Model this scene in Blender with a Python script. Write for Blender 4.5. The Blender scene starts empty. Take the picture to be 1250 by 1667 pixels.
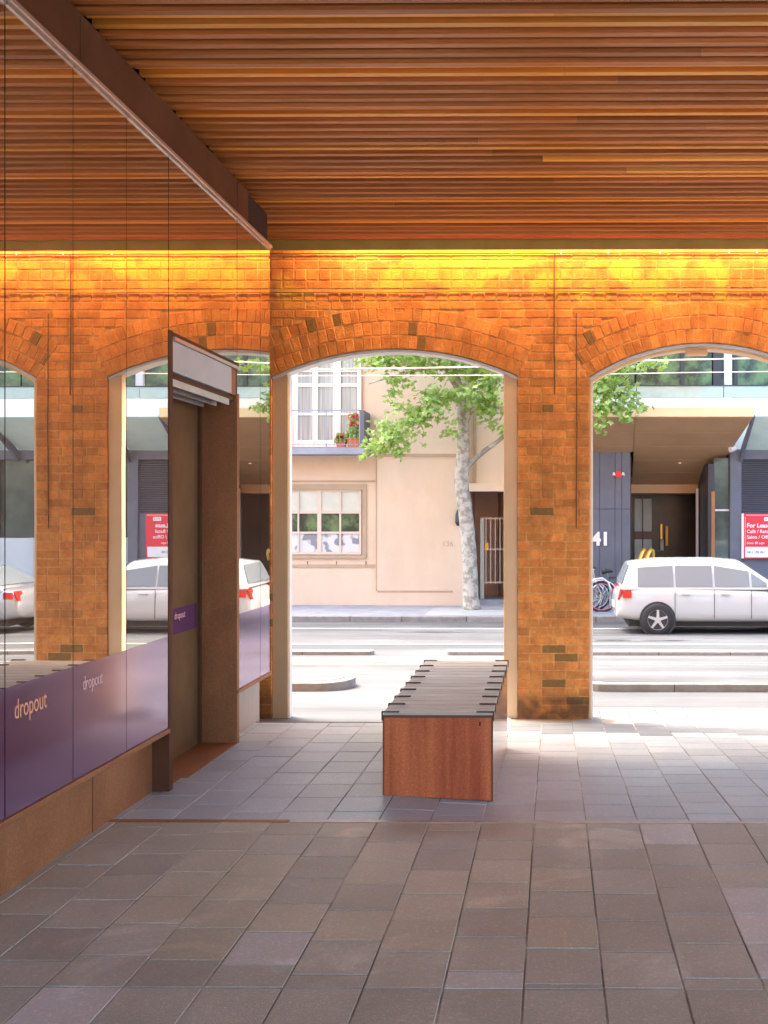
import bpy, bmesh, math, random
from mathutils import Vector, Matrix
random.seed(7)
C = bpy.context.scene.collection
scn = bpy.context.scene
PI = math.pi
R = math.radians

# ---------------------------------------------------------------- camera
EYE = 1.70
FPX, XP, YP, YAW = 1500.0, 887.0, 837.0, R(0.5)
cam_d = bpy.data.cameras.new('camera')
cam = bpy.data.objects.new('camera', cam_d); C.objects.link(cam)
cam.location = (0, 0, EYE); cam.rotation_euler = (PI/2, 0, YAW)
cam_d.sensor_fit = 'HORIZONTAL'; cam_d.sensor_width = 36; cam_d.lens = 36*FPX/1250
cam_d.shift_x = -(XP-625)/1250; cam_d.shift_y = (YP-833.5)/1250
cam_d.clip_start = 0.05; cam_d.clip_end = 600
scn.camera = cam

# ---------------------------------------------------------------- world, sun, exposure
SUN_EL, SUN_AZ = R(56), R(-58)      # azimuth from +Y clockwise: the veiled sun stands over the street, high above the far roofs
w = bpy.data.worlds.new('World'); scn.world = w; w.use_nodes = True
nt = w.node_tree; nt.nodes.clear()
sky = nt.nodes.new('ShaderNodeTexSky'); sky.sky_type = 'NISHITA'; sky.sun_disc = False
sky.sun_elevation = SUN_EL; sky.sun_rotation = SUN_AZ
sky.dust_density = 5.0; sky.ozone_density = 0.6; sky.air_density = 1.0
bg = nt.nodes.new('ShaderNodeBackground'); bg.inputs['Strength'].default_value = 0.15
wo = nt.nodes.new('ShaderNodeOutputWorld')
nt.links.new(sky.outputs[0], bg.inputs[0]); nt.links.new(bg.outputs[0], wo.inputs[0])
sd = bpy.data.lights.new('sun', 'SUN'); sd.energy = 0.5; sd.angle = R(28); sd.color = (1, .97, .94)
sun = bpy.data.objects.new('sun', sd); C.objects.link(sun)
sv = Vector((math.sin(SUN_AZ)*math.cos(SUN_EL), math.cos(SUN_AZ)*math.cos(SUN_EL), math.sin(SUN_EL)))
sun.rotation_euler = sv.to_track_quat('Z', 'Y').to_euler(); sun.location = (0, -5, 20)
scn.view_settings.view_transform = 'Standard'
try: scn.view_settings.look = 'None'
except Exception: pass
scn.view_settings.exposure = 3.15; scn.view_settings.gamma = 1.0
scn.view_settings.use_curve_mapping = False
scn.render.engine = 'CYCLES'
scn.cycles.use_denoising = True
scn.cycles.max_bounces = 10; scn.cycles.diffuse_bounces = 6; scn.cycles.glossy_bounces = 6
scn.cycles.transmission_bounces = 8; scn.cycles.transparent_max_bounces = 12
scn.cycles.sample_clamp_indirect = 6; scn.cycles.caustics_reflective = True

# ---------------------------------------------------------------- helpers
FW = Vector((-math.sin(YAW), math.cos(YAW), 0)); RT = Vector((math.cos(YAW), math.sin(YAW), 0))
def ray(x, y): return FW + RT*((x-XP)/FPX) + Vector((0, 0, -(y-YP)/FPX))
def at(x, y, Y):                      # photograph pixel -> point in the plane at depth Y
    d = ray(x, y); return Vector((0, 0, EYE)) + d*(Y/d.y)
def X_(x, Y): return at(x, YP, Y).x
def Z_(y, Y, x=900): return at(x, y, Y).z

MATS = {}
def mat(name, col, rough=.6, col2=None, scale=4.0, detail=5.0, bump=0.0, bscale=60.0, metal=0.0, spec=.5,
        objrand=0.0, stretch=(1, 1, 1), emit=None, estr=1.0, attr=None, trans=0.0, rrand=0.0, coat=0.0, lo=.35, hi=.65):
    m = bpy.data.materials.new(name); m.use_nodes = True; MATS[name] = m
    n = m.node_tree.nodes; l = m.node_tree.links; b = n['Principled BSDF']
    b.inputs['Roughness'].default_value = rough; b.inputs['Metallic'].default_value = metal
    b.inputs['Specular IOR Level'].default_value = spec
    b.inputs['Transmission Weight'].default_value = trans
    b.inputs['Coat Weight'].default_value = coat
    g = n.new('ShaderNodeNewGeometry'); mp = n.new('ShaderNodeMapping'); mp.inputs['Scale'].default_value = stretch
    l.new(g.outputs['Position'], mp.inputs['Vector'])
    out = None
    if col2 is not None:
        nz = n.new('ShaderNodeTexNoise'); nz.inputs['Scale'].default_value = scale; nz.inputs['Detail'].default_value = detail
        nz.inputs['Roughness'].default_value = .62
        l.new(mp.outputs[0], nz.inputs['Vector'])
        rp = n.new('ShaderNodeMapRange'); rp.inputs[1].default_value = lo; rp.inputs[2].default_value = hi
        l.new(nz.outputs[0], rp.inputs[0])
        mx = n.new('ShaderNodeMix'); mx.data_type = 'RGBA'
        mx.inputs[6].default_value = (*col, 1); mx.inputs[7].default_value = (*col2, 1)
        l.new(rp.outputs[0], mx.inputs[0]); out = mx.outputs[2]
        if rrand:
            rr = n.new('ShaderNodeMapRange'); rr.inputs[3].default_value = rough-rrand; rr.inputs[4].default_value = rough+rrand
            l.new(rp.outputs[0], rr.inputs[0]); l.new(rr.outputs[0], b.inputs['Roughness'])
    else:
        rgb = n.new('ShaderNodeRGB'); rgb.outputs[0].default_value = (*col, 1); out = rgb.outputs[0]
    if objrand or attr:
        hsv = n.new('ShaderNodeHueSaturation')
        mr = n.new('ShaderNodeMapRange')
        if attr:
            a = n.new('ShaderNodeAttribute'); a.attribute_name = attr; src = a.outputs['Fac']; k = objrand
        else:
            oi = n.new('ShaderNodeObjectInfo'); src = oi.outputs['Random']; k = objrand
        l.new(src, mr.inputs[0]); mr.inputs[3].default_value = 1-k; mr.inputs[4].default_value = 1+k
        l.new(mr.outputs[0], hsv.inputs['Value']); l.new(out, hsv.inputs['Color']); out = hsv.outputs[0]
    l.new(out, b.inputs['Base Color'])
    if bump:
        nb = n.new('ShaderNodeTexNoise'); nb.inputs['Scale'].default_value = bscale; nb.inputs['Detail'].default_value = 6
        l.new(mp.outputs[0], nb.inputs['Vector'])
        bp = n.new('ShaderNodeBump'); bp.inputs['Strength'].default_value = bump; bp.inputs['Distance'].default_value = .01
        l.new(nb.outputs[0], bp.inputs['Height']); l.new(bp.outputs[0], b.inputs['Normal'])
    if emit:
        b.inputs['Emission Color'].default_value = (*emit, 1); b.inputs['Emission Strength'].default_value = estr
    return m

class MB:                              # collects boxes, prisms and tubes in world coordinates
    def __init__(s): s.v = []; s.f = []; s.t = []
    def quad(s, a, b, c, d, t=0): 
        k = len(s.v); s.v += [tuple(a), tuple(b), tuple(c), tuple(d)]; s.f.append((k, k+1, k+2, k+3)); s.t.append(t); return s
    def poly(s, pts, t=0):
        k = len(s.v); s.v += [tuple(p) for p in pts]; s.f.append(tuple(range(k, k+len(pts)))); s.t.append(t); return s
    def box(s, x0, x1, y0, y1, z0, z1, t=0):
        k = len(s.v)
        s.v += [(x0,y0,z0),(x1,y0,z0),(x1,y1,z0),(x0,y1,z0),(x0,y0,z1),(x1,y0,z1),(x1,y1,z1),(x0,y1,z1)]
        for q in ((0,3,2,1),(4,5,6,7),(0,1,5,4),(1,2,6,5),(2,3,7,6),(3,0,4,7)):
            s.f.append(tuple(k+i for i in q)); s.t.append(t)
        return s
    def hexa(s, p, t=0):               # p: 8 points, bottom loop then top loop
        k = len(s.v); s.v += [tuple(q) for q in p]
        for q in ((0,3,2,1),(4,5,6,7),(0,1,5,4),(1,2,6,5),(2,3,7,6),(3,0,4,7)):
            s.f.append(tuple(k+i for i in q)); s.t.append(t)
        return s
    def prism(s, pts, vec, t=0):       # planar outline swept along vec
        k = len(s.v); n = len(pts); vec = Vector(vec)
        s.v += [tuple(p) for p in pts] + [tuple(Vector(p)+vec) for p in pts]
        s.f.append(tuple(range(k, k+n))[::-1]); s.f.append(tuple(range(k+n, k+2*n))); s.t += [t, t]
        for i in range(n):
            j = (i+1) % n; s.f.append((k+i, k+j, k+n+j, k+n+i)); s.t.append(t)
        return s
    def tube(s, pts, rad, n=8, t=0, closed=False):
        pts = [Vector(p) for p in pts]; m = len(pts)
        if not isinstance(rad, (list, tuple)): rad = [rad]*m
        k = len(s.v); up = Vector((0, 0, 1)); prev = None
        for i, p in enumerate(pts):
            if closed: d = (pts[(i+1) % m]-pts[i-1])
            else: d = (pts[min(i+1, m-1)]-pts[max(i-1, 0)])
            d.normalize()
            a = prev if prev is not None else (up if abs(d.z) < .9 else Vector((1, 0, 0)))
            u = (a - d*a.dot(d)); 
            if u.length < 1e-5: u = Vector((1, 0, 0)) - d*d.x
            u.normalize(); v = d.cross(u); prev = u
            for j in range(n):
                an = 2*PI*j/n; s.v.append(tuple(p + (u*math.cos(an)+v*math.sin(an))*rad[i]))
        segs = m if closed else m-1
        for i in range(segs):
            i2 = (i+1) % m
            for j in range(n):
                j2 = (j+1) % n; s.f.append((k+i*n+j, k+i*n+j2, k+i2*n+j2, k+i2*n+j)); s.t.append(t)
        if not closed:
            s.f.append(tuple(k+j for j in range(n))[::-1]); s.f.append(tuple(k+(m-1)*n+j for j in range(n))); s.t += [t, t]
        return s
    def cyl(s, p0, p1, r, n=16, t=0): return s.tube([p0, p1], r, n, t)
    def build(s, name, m, parent=None, smooth=False, bevel=0.0, bseg=2):
        me = bpy.data.meshes.new(name); me.from_pydata(s.v, [], s.f); me.validate(); me.update()
        if any(s.t):
            a = me.attributes.new('tint', 'FLOAT', 'FACE')
            if len(me.polygons) == len(s.t): a.data.foreach_set('value', s.t)
        bm = bmesh.new(); bm.from_mesh(me); bmesh.ops.recalc_face_normals(bm, faces=bm.faces); bm.to_mesh(me); bm.free()
        o = bpy.data.objects.new(name, me); C.objects.link(o)
        if m: me.materials.append(m)
        if smooth:
            for p in me.polygons: p.use_smooth = True
        if bevel:
            b = o.modifiers.new('bevel', 'BEVEL'); b.width = bevel; b.segments = bseg; b.limit_method = 'ANGLE'; b.angle_limit = R(40)
        if parent is not None: adopt(o, parent)
        return o
def adopt(o, parent):
    base = Vector((0, 0, 0)); p = parent
    while p is not None: base += p.location; p = p.parent
    o.parent = parent; o.location = o.location - base
def tag(o, label=None, cat=None, group=None, kind=None):
    if label: o['label'] = label
    if cat: o['category'] = cat
    if group: o['group'] = group
    if kind: o['kind'] = kind
    return o
def empty(name, loc, label=None, cat=None, group=None, kind=None):
    o = bpy.data.objects.new(name, None); C.objects.link(o); o.location = loc; o.empty_display_size = .1
    return tag(o, label, cat, group, kind)
def text(name, body, size, loc, rot, m, parent=None, extrude=.002, align='LEFT', sx=1.0, bold=0.0):
    c = bpy.data.curves.new(name, 'FONT'); c.body = body; c.size = size; c.extrude = extrude; c.align_x = align; c.offset = bold
    c.resolution_u = 3
    o = bpy.data.objects.new(name, c); C.objects.link(o); o.location = loc; o.rotation_euler = rot; o.scale = (sx, 1, 1)
    c.materials.append(m)
    bpy.context.view_layer.update()
    me = bpy.data.meshes.new_from_object(o.evaluated_get(bpy.context.evaluated_depsgraph_get()))
    o2 = bpy.data.objects.new(name, me); o2.location = o.location; o2.rotation_euler = o.rotation_euler; o2.scale = o.scale
    bpy.data.objects.remove(o); C.objects.link(o2); o2.name = name; o = o2
    if parent is not None: adopt(o, parent)
    return o

# ---------------------------------------------------------------- key dimensions
YW = 9.0            # inside face of the brick arcade wall
WT = 0.14           # wall thickness seen at the arches
XG = -2.36          # mirror glass shopfront plane
XPL = -2.46         # recessed plinth plane
YT = 5.09           # threshold strip
ZST = -0.305        # street side ground at the arcade
YPV = 21.3          # far kerb
YB = 24.0           # far facades
ZPV = -0.67
def zroad(y): return ZST - .0395*(y-9.0) if y > 9 else ZST
def smooth01(t): t = max(0, min(1, t)); return t*t*(3-2*t)
def zfloor(x, y):
    if y <= YT: return 0.0
    s = .008 + (.0777-.008)*smooth01((x+1.0)/.62)
    z = -(y-YT)*s
    return max(z, ZST+.002) if y < 9.1 else ZST+.002

# ---------------------------------------------------------------- materials
M_brick = mat('brick', (.52,.165,.034), .85, (.70,.28,.065), 7, 8, .8, 70, attr='tint', objrand=.24)
def tweak_brick(m):                     # olive burnt bricks and leftover ochre paint on the upper courses
    n = m.node_tree.nodes; l = m.node_tree.links; b = n['Principled BSDF']
    src = b.inputs['Base Color'].links[0].from_socket
    a = n.new('ShaderNodeAttribute'); a.attribute_name = 'tint'
    gt = n.new('ShaderNodeMath'); gt.operation = 'LESS_THAN'; gt.inputs[1].default_value = -.5; l.new(a.outputs['Fac'], gt.inputs[0])
    m1 = n.new('ShaderNodeMix'); m1.data_type = 'RGBA'; m1.inputs[7].default_value = (.24,.12,.03,1)
    l.new(gt.outputs[0], m1.inputs[0]); l.new(src, m1.inputs[6])
    g = n.new('ShaderNodeNewGeometry'); sp = n.new('ShaderNodeSeparateXYZ'); l.new(g.outputs['Position'], sp.inputs[0])
    mr = n.new('ShaderNodeMapRange'); mr.inputs[1].default_value = 3.66; mr.inputs[2].default_value = 3.86; l.new(sp.outputs['Z'], mr.inputs[0])
    nz = n.new('ShaderNodeTexNoise'); nz.inputs['Scale'].default_value = 2.6; nz.inputs['Detail'].default_value = 3; l.new(g.outputs['Position'], nz.inputs['Vector'])
    r2 = n.new('ShaderNodeMapRange'); r2.inputs[1].default_value = .47; r2.inputs[2].default_value = .56; l.new(nz.outputs[0], r2.inputs[0])
    mu = n.new('ShaderNodeMath'); mu.operation = 'MULTIPLY'; l.new(mr.outputs[0], mu.inputs[0]); l.new(r2.outputs[0], mu.inputs[1])
    m2 = n.new('ShaderNodeMix'); m2.data_type = 'RGBA'; m2.inputs[7].default_value = (.78,.38,.06,1)
    l.new(mu.outputs[0], m2.inputs[0]); l.new(m1.outputs[2], m2.inputs[6])
    # grime on the lowest courses
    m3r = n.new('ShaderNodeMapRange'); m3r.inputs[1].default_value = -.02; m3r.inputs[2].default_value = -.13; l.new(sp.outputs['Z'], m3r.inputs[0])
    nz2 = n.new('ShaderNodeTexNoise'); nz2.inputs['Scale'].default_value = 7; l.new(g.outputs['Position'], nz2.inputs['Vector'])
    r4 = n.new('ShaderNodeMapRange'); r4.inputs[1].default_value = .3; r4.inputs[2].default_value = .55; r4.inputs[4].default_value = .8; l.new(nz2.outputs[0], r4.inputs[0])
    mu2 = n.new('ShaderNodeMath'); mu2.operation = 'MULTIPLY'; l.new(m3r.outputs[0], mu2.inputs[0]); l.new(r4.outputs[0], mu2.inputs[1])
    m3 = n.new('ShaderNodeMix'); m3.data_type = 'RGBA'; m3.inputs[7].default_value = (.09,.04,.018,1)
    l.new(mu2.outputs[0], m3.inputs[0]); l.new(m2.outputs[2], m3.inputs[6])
    # broad soot and limewash staining
    mp = n.new('ShaderNodeMapping'); mp.inputs['Scale'].default_value = (1.6, 1.6, .55); l.new(g.outputs['Position'], mp.inputs[0])
    nz5 = n.new('ShaderNodeTexNoise'); nz5.inputs['Scale'].default_value = 2.1; nz5.inputs['Detail'].default_value = 8; nz5.inputs['Roughness'].default_value = .68; l.new(mp.outputs[0], nz5.inputs['Vector'])
    r5 = n.new('ShaderNodeMapRange'); r5.inputs[1].default_value = .35; r5.inputs[2].default_value = .68; r5.inputs[3].default_value = .84; r5.inputs[4].default_value = 1.35; l.new(nz5.outputs[0], r5.inputs[0])
    hs = n.new('ShaderNodeHueSaturation'); l.new(r5.outputs[0], hs.inputs['Value']); l.new(m3.outputs[2], hs.inputs['Color'])
    l.new(hs.outputs[0], b.inputs['Base Color'])
tweak_brick(M_brick)
M_mortar = mat('mortar', (.56,.23,.065), .9, (.74,.40,.14), 14, 5, .5, 120)
tweak_brick(M_mortar)
M_slatA = mat('timber_lit_tone', (.90,.33,.045), .36, (.95,.44,.09), 5, 6, .15, 60, stretch=(.15,6,6), objrand=.16)  # brighter slat tone: light on each group's first slats put into the colour
M_slatB = mat('timber_shade_tone', (.38,.118,.027), .36, (.58,.21,.06), 5, 6, .15, 60, stretch=(.15,6,6), objrand=.2)  # same timber with the shade of the later slats put into the colour
M_void = mat('ceiling_void', (.03,.014,.008), .9)
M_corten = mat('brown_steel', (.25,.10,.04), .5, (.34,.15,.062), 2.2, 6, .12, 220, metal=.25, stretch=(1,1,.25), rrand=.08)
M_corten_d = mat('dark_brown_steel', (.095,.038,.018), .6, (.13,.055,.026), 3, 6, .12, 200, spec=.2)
M_alu = mat('aluminium', (.70,.66,.62), .32, (.6,.57,.54), 20, 3, metal=.8)
M_hood = mat('grey_painted_steel', (.46,.48,.50), .4, (.54,.56,.58), 2, 4, .04, 200)
M_tile = mat('bluestone_tile', (.315,.305,.25), .42, (.40,.385,.325), 3.2, 8, .4, 150, objrand=.11, rrand=.04, lo=.3, hi=.7)
M_tile2 = mat('pale_bluestone_tile', (.36,.41,.435), .32, (.43,.48,.50), 3, 7, .25, 130, objrand=.09, rrand=.02, lo=.3, hi=.7)
M_tile5 = mat('darkened_outdoor_tile', (.15,.165,.175), .5, (.20,.215,.225), 3, 7, .25, 130, objrand=.1)  # tile colour darkened to offset the strong daylight outside
M_tile3 = mat('pale_grey_tile', (.44,.43,.40), .40, (.52,.51,.48), 3, 8, .35, 150, objrand=.06, rrand=.04)
M_tile4 = mat('olive_stone_tile', (.37,.345,.265), .42, (.44,.41,.32), 3, 8, .35, 150, objrand=.08, rrand=.04)
M_grout = mat('grout', (.20,.18,.15), .9, (.60,.56,.50), 1.3, 4, .3, 150, lo=.45, hi=.62)
M_steel_strip = mat('threshold_steel', (.42,.36,.30), .4, (.55,.48,.40), 9, 5, metal=.4)
M_bench_front = mat('red_brown_panel', (.36,.062,.018), .42, (.60,.16,.05), 3.0, 6, .12, 160, stretch=(2.4,2.4,.12), lo=.36, hi=.62)
M_bench_side = mat('bench_side_panel', (.36,.20,.14), .22, (.42,.25,.18), 3, 5, .05, 160, stretch=(1,3,.25), coat=.5)
M_bench_edge = mat('dark_edge', (.20,.055,.022), .5)
M_board = mat('weathered_board', (.38,.37,.32), .42, (.54,.53,.47), 10, 7, .3, 90, stretch=(.4,6,6), objrand=.12)
M_blackst = mat('black_steel', (.05,.03,.025), .4, metal=.5)
M_frame = mat('jamb_paint', (.78,.50,.27), .5, (.82,.55,.31), 3, 5, .06, 80)
M_white = mat('white_paint', (.80,.77,.72), .5, (.72,.69,.64), 5, 4)
M_cable = mat('dark_cable', (.10,.045,.02), .6)
M_road = mat('pale_concrete_road', (.055,.058,.06), .8, (.105,.11,.112), 1.0, 9, .35, 45, stretch=(.22,1.5,1), lo=.36, hi=.62)
M_pave = mat('footpath_stone', (.22,.235,.26), .7, (.30,.315,.34), 2.5, 6, .2, 60)
M_kerb = mat('kerb_bluestone', (.20,.19,.18), .7, (.27,.26,.25), 6, 6, .3, 80, objrand=.12)
M_gnd = mat('ground', (.30,.29,.28), .85, (.36,.35,.34), .3, 6)
M_peach = mat('peach_render', (.60,.465,.335), .88, (.68,.54,.405), .9, 9, .35, 50, stretch=(1,1,.35), lo=.3, hi=.7)
M_peach_d = mat('peach_trim', (.40,.295,.195), .8, (.45,.335,.23), 2, 5, .15, 60)
M_pink = mat('pinkish_porch', (.42,.28,.22), .85, (.47,.32,.26), 2, 5)
M_wframe = mat('window_paint', (.82,.78,.70), .45)
M_glassdk = mat('dark_window_glass', (.05,.07,.065), .04, (.10,.13,.11), 1.6, 4, spec=.9)
M_glassgr = mat('glass_foliage_reflection', (.03,.055,.045), .12, (.12,.21,.10), 2.2, 7, spec=.3, lo=.42, hi=.6)  # green blotches: tree reflections painted into the pane colour
M_glassbal = mat('balustrade_glass', (.30,.40,.38), .08, (.36,.47,.44), 2, 4, spec=.8)
M_curtain = mat('curtain', (.30,.30,.27), .9, (.52,.53,.48), 9, 2, stretch=(3,3,.05))
M_blind = mat('roller_blind', (.56,.57,.48), .9, (.62,.63,.55), 3, 3)
M_swirl = mat('swirl_film', (.22,.235,.27), .5, (.60,.61,.63), 3.0, 1.5, lo=.45, hi=.50)
M_terr = mat('terracotta', (.48,.17,.09), .8, (.55,.22,.12), 6, 5)
M_leaf = mat('leaf_green', (.27,.41,.09), .5, (.42,.56,.17), 4, 3, objrand=.25)
M_leaf.node_tree.nodes['Principled BSDF'].inputs['Subsurface Weight'].default_value = 0
def leaf_trans(m, c):
    n = m.node_tree.nodes; l = m.node_tree.links; b = n['Principled BSDF']; o = [q for q in n if q.type == 'OUTPUT_MATERIAL'][0]
    t = n.new('ShaderNodeBsdfTranslucent'); t.inputs[0].default_value = (*c, 1); mx = n.new('ShaderNodeMixShader'); mx.inputs[0].default_value = .4
    l.new(b.outputs[0], mx.inputs[1]); l.new(t.outputs[0], mx.inputs[2]); l.new(mx.outputs[0], o.inputs[0])
leaf_trans(M_leaf, (.35,.52,.10))
M_bark = mat('plane_bark', (.25,.235,.20), .85, (.46,.44,.38), 6.5, 5, .4, 40, lo=.42, hi=.56)
M_bluegrey = mat('slate_blue_cladding', (.105,.115,.15), .55, (.13,.14,.175), 1.5, 5, .05, 60)
M_navy = mat('dark_navy_panel', (.018,.02,.035), .3)
M_bronze = mat('bronze_soffit', (.42,.25,.13), .42, (.47,.29,.155), 1.0, 4, metal=.15)
M_gold = mat('gold_fascia', (.70,.54,.28), .5, (.74,.58,.32), 1, 3)
M_brass = mat('brass', (.85,.50,.10), .25, metal=.6)
M_concr = mat('white_slab', (.76,.75,.72), .7, (.70,.69,.67), 1, 4)
M_mull = mat('silver_mullion', (.62,.62,.68), .35, metal=.2)
M_darkmull = mat('dark_mullion', (.03,.035,.045), .4)
M_awn = mat('frosted_awning_glass', (.55,.72,.66), .25, (.62,.78,.72), 2, 3, spec=.6)
M_red = mat('sign_red', (.72,.03,.05), .4)
M_signw = mat('sign_white', (.82,.82,.84), .4)
M_ink = mat('sign_ink', (.12,.16,.20), .5)
M_carw = mat('white_car_paint', (.46,.47,.47), .22, coat=.8)
M_cars = mat('silver_car_paint', (.42,.43,.45), .25, metal=.5, coat=.8)
M_carred = mat('red_car_paint', (.55,.03,.03), .25, coat=.8)
M_cargl = mat('car_glass', (.17,.20,.22), .15, spec=.5)
M_rubber = mat('rubber', (.025,.025,.025), .8)
M_rim = mat('alloy', (.6,.6,.62), .3, metal=.8)
M_tail = mat('tail_lamp', (.6,.03,.02), .2)
M_lens = mat('clear_lamp', (.8,.8,.8), .1, spec=.8)
M_bikeblk = mat('bike_black', (.03,.03,.035), .4)
M_pinkrim = mat('pink_rim', (.50,.14,.20), .4)
M_chrome = mat('chrome', (.75,.75,.76), .18, metal=.9)
M_flower = mat('red_flower', (.75,.06,.08), .6)
M_purple = mat('purple_film', (.105,.035,.115), .16, (.13,.045,.135), 2, 3, spec=.5)
M_letter = mat('peach_lettering', (.85,.42,.24), .5)
M_bronzeglass = mat('bronze_door_glass', (.15,.085,.04), .16, (.20,.12,.06), 2, 4, .03, 200, spec=.6)
M_pinklet = mat('pale_pink_lettering', (.9,.55,.5), .5)

def mirror_mat(name, tint, rough, base, fac):
    m = bpy.data.materials.new(name); m.use_nodes = True; n = m.node_tree.nodes; l = m.node_tree.links
    b = n['Principled BSDF']; b.inputs['Base Color'].default_value = (*base, 1); b.inputs['Roughness'].default_value = .3
    gl = n.new('ShaderNodeBsdfGlossy'); gl.inputs['Color'].default_value = (*tint, 1); gl.inputs['Roughness'].default_value = rough
    fr = n.new('ShaderNodeFresnel'); fr.inputs['IOR'].default_value = 1.5
    mr = n.new('ShaderNodeMapRange'); mr.inputs[1].default_value = .04; mr.inputs[2].default_value = .6; mr.inputs[3].default_value = fac; mr.inputs[4].default_value = 1.0
    l.new(fr.outputs[0], mr.inputs[0])
    mx = n.new('ShaderNodeMixShader'); l.new(mr.outputs[0], mx.inputs[0]); l.new(b.outputs[0], mx.inputs[1]); l.new(gl.outputs[0], mx.inputs[2])
    o = [q for q in n if q.type == 'OUTPUT_MATERIAL'][0]; l.new(mx.outputs[0], o.inputs[0])
    g = n.new('ShaderNodeNewGeometry'); nz = n.new('ShaderNodeTexNoise'); nz.inputs['Scale'].default_value = 1.3
    l.new(g.outputs['Position'], nz.inputs['Vector'])
    bp = n.new('ShaderNodeBump'); bp.inputs['Strength'].default_value = .02; bp.inputs['Distance'].default_value = .02
    l.new(nz.outputs[0], bp.inputs['Height']); l.new(bp.outputs[0], gl.inputs['Normal'])
    return m
M_mirror = mirror_mat('mirror_glass', (.90,.84,.76), 0.0, (.22,.12,.06), .74)
M_film = mirror_mat('purple_mirror_film', (.84,.72,.88), 0.13, (.075,.012,.072), .36)

def add_smears(m, sc, lo, hi, gain):          # dried mop marks and dust, brighter than the stone itself
    n = m.node_tree.nodes; l = m.node_tree.links; b = n['Principled BSDF']; src = b.inputs['Base Color'].links[0].from_socket
    g = n.new('ShaderNodeNewGeometry'); nz = n.new('ShaderNodeTexNoise'); nz.inputs['Scale'].default_value = sc
    nz.inputs['Detail'].default_value = 9; nz.inputs['Roughness'].default_value = .6; nz.inputs['Distortion'].default_value = .8
    l.new(g.outputs['Position'], nz.inputs['Vector'])
    r_ = n.new('ShaderNodeMapRange'); r_.inputs[1].default_value = lo; r_.inputs[2].default_value = hi; r_.inputs[3].default_value = 1; r_.inputs[4].default_value = gain
    l.new(nz.outputs[0], r_.inputs[0]); h = n.new('ShaderNodeHueSaturation'); l.new(r_.outputs[0], h.inputs['Value']); l.new(src, h.inputs['Color'])
    l.new(h.outputs[0], b.inputs['Base Color'])
for m_ in (M_tile, M_tile3, M_tile4): add_smears(m_, 1.7, .56, .72, 1.45)
for m_ in (M_tile, M_tile2, M_tile4): add_smears(m_, .9, .38, .25, .8)
for m_ in (M_tile, M_tile2, M_tile3, M_tile4): add_smears(m_, 75, .52, .72, 1.4)
for m_ in (M_corten, M_bench_front): add_smears(m_, 110, .45, .7, 1.5)
add_smears(M_brick, 38, .5, .75, 1.35)
add_smears(M_corten, 1.4, .5, .8, 1.35); add_smears(M_peach, .35, .5, .75, 1.12); add_smears(M_road, .5, .5, .7, 1.25)
# ================================================================= SETTING: ground, road, floor
tag(MB().box(-250, 250, -60, 300, -1.7, -1.5).build('ground', M_gnd), kind='structure')
m = MB()
ys = [9.14, 12, 15, 18, 21.34]
m = MB(); k = 0
prof = [(7.62, ZST), (9.14, ZST)] + [(y, zroad(y)) for y in ys[1:]]
for (ya, za), (yb, zb) in zip(prof[:-1], prof[1:]):
    m.hexa([(-60,ya,-1.2),(60,ya,-1.2),(60,yb,-1.2),(-60,yb,-1.2),(-60,ya,za),(60,ya,za),(60,yb,zb),(-60,yb,zb)])
tag(m.build('road', M_road), kind='structure')
# far footpath
m = MB(); m.box(-60, 60, YPV+.16, 60, -1.2, ZPV)
tag(m.build('footpath', M_pave), kind='structure')
m = MB(); m.box(X_(700,22.6), X_(860,22.6), YPV+.2, 23.3, ZPV, ZPV+.006)
tag(m.build('footpath_patch', mat('pale_tree_surround', (.33,.34,.34), .8, (.38,.39,.38), 5, 5, .3, 60)), kind='structure')
# far kerb as separate stones
kb = empty('kerb', (0, YPV, ZPV), kind='structure')
x = -14.0
while x < 16:
    L = random.choice((1.2, 1.5, 1.8)); dz = random.uniform(-.006, .006)
    MB().box(x+.006, x+L-.006, YPV, YPV+.158, -1.1, ZPV+.004+dz).build('kerb_stone', M_kerb, kb, bevel=.015)
    x += L
# kerbed islands between lanes
def island(x0, x1, y0, y1, h, label, roundr=True):
    e = empty('traffic_island', ((x0+x1)/2, (y0+y1)/2, zroad(y0)), kind='structure')
    pts = []; r = (y1-y0)/2
    if roundr == 'R' or roundr is True:
        pts += [(x1-r+r*math.sin(a), (y0+y1)/2 - r*math.cos(a)) for a in [PI*i/10 for i in range(11)]]
    else: pts += [(x1, y0), (x1, y1)]
    if roundr == 'L' or roundr is True:
        pts += [(x0+r-r*math.sin(a), (y0+y1)/2 + r*math.cos(a)) for a in [PI*i/10 for i in range(11)]]
    else: pts += [(x0, y1), (x0, y0)]
    zt = zroad(y0)+h
    MB().prism([(p[0], p[1], zroad(y1)-.2) for p in pts], (0, 0, zt-zroad(y1)+.2)).build('island_kerb', M_kerb, e, bevel=.012)
    cx, cy = (x0+x1)/2, (y0+y1)/2
    ins = [((p[0]-cx)*(1-.24/(x1-x0))+cx, (p[1]-cy)*(1-.2/(y1-y0))+cy, zt) for p in pts]
    MB().prism(ins, (0, 0, .005)).build('island_top', M_road, e)
    nj = int((x1-x0)/1.1)
    for i in range(1, nj):
        xx = x0+(x1-x0)*i/nj
        MB().box(xx-.006, xx+.006, y0-.002, y0+.01, zroad(y0)-.01, zt-.006).build('joint', M_cable, e)
ya = 10.75
island(-12, X_(567, ya), ya, ya+.75, .10, '')
island(X_(938, ya), 14, ya, ya+.75, .095, '')
ya = 14.5
island(-14, X_(607, ya), ya, ya+.22, .06, '')
island(X_(724, ya), 14, ya, ya+.22, .06, '')
ya = 17.7
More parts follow.
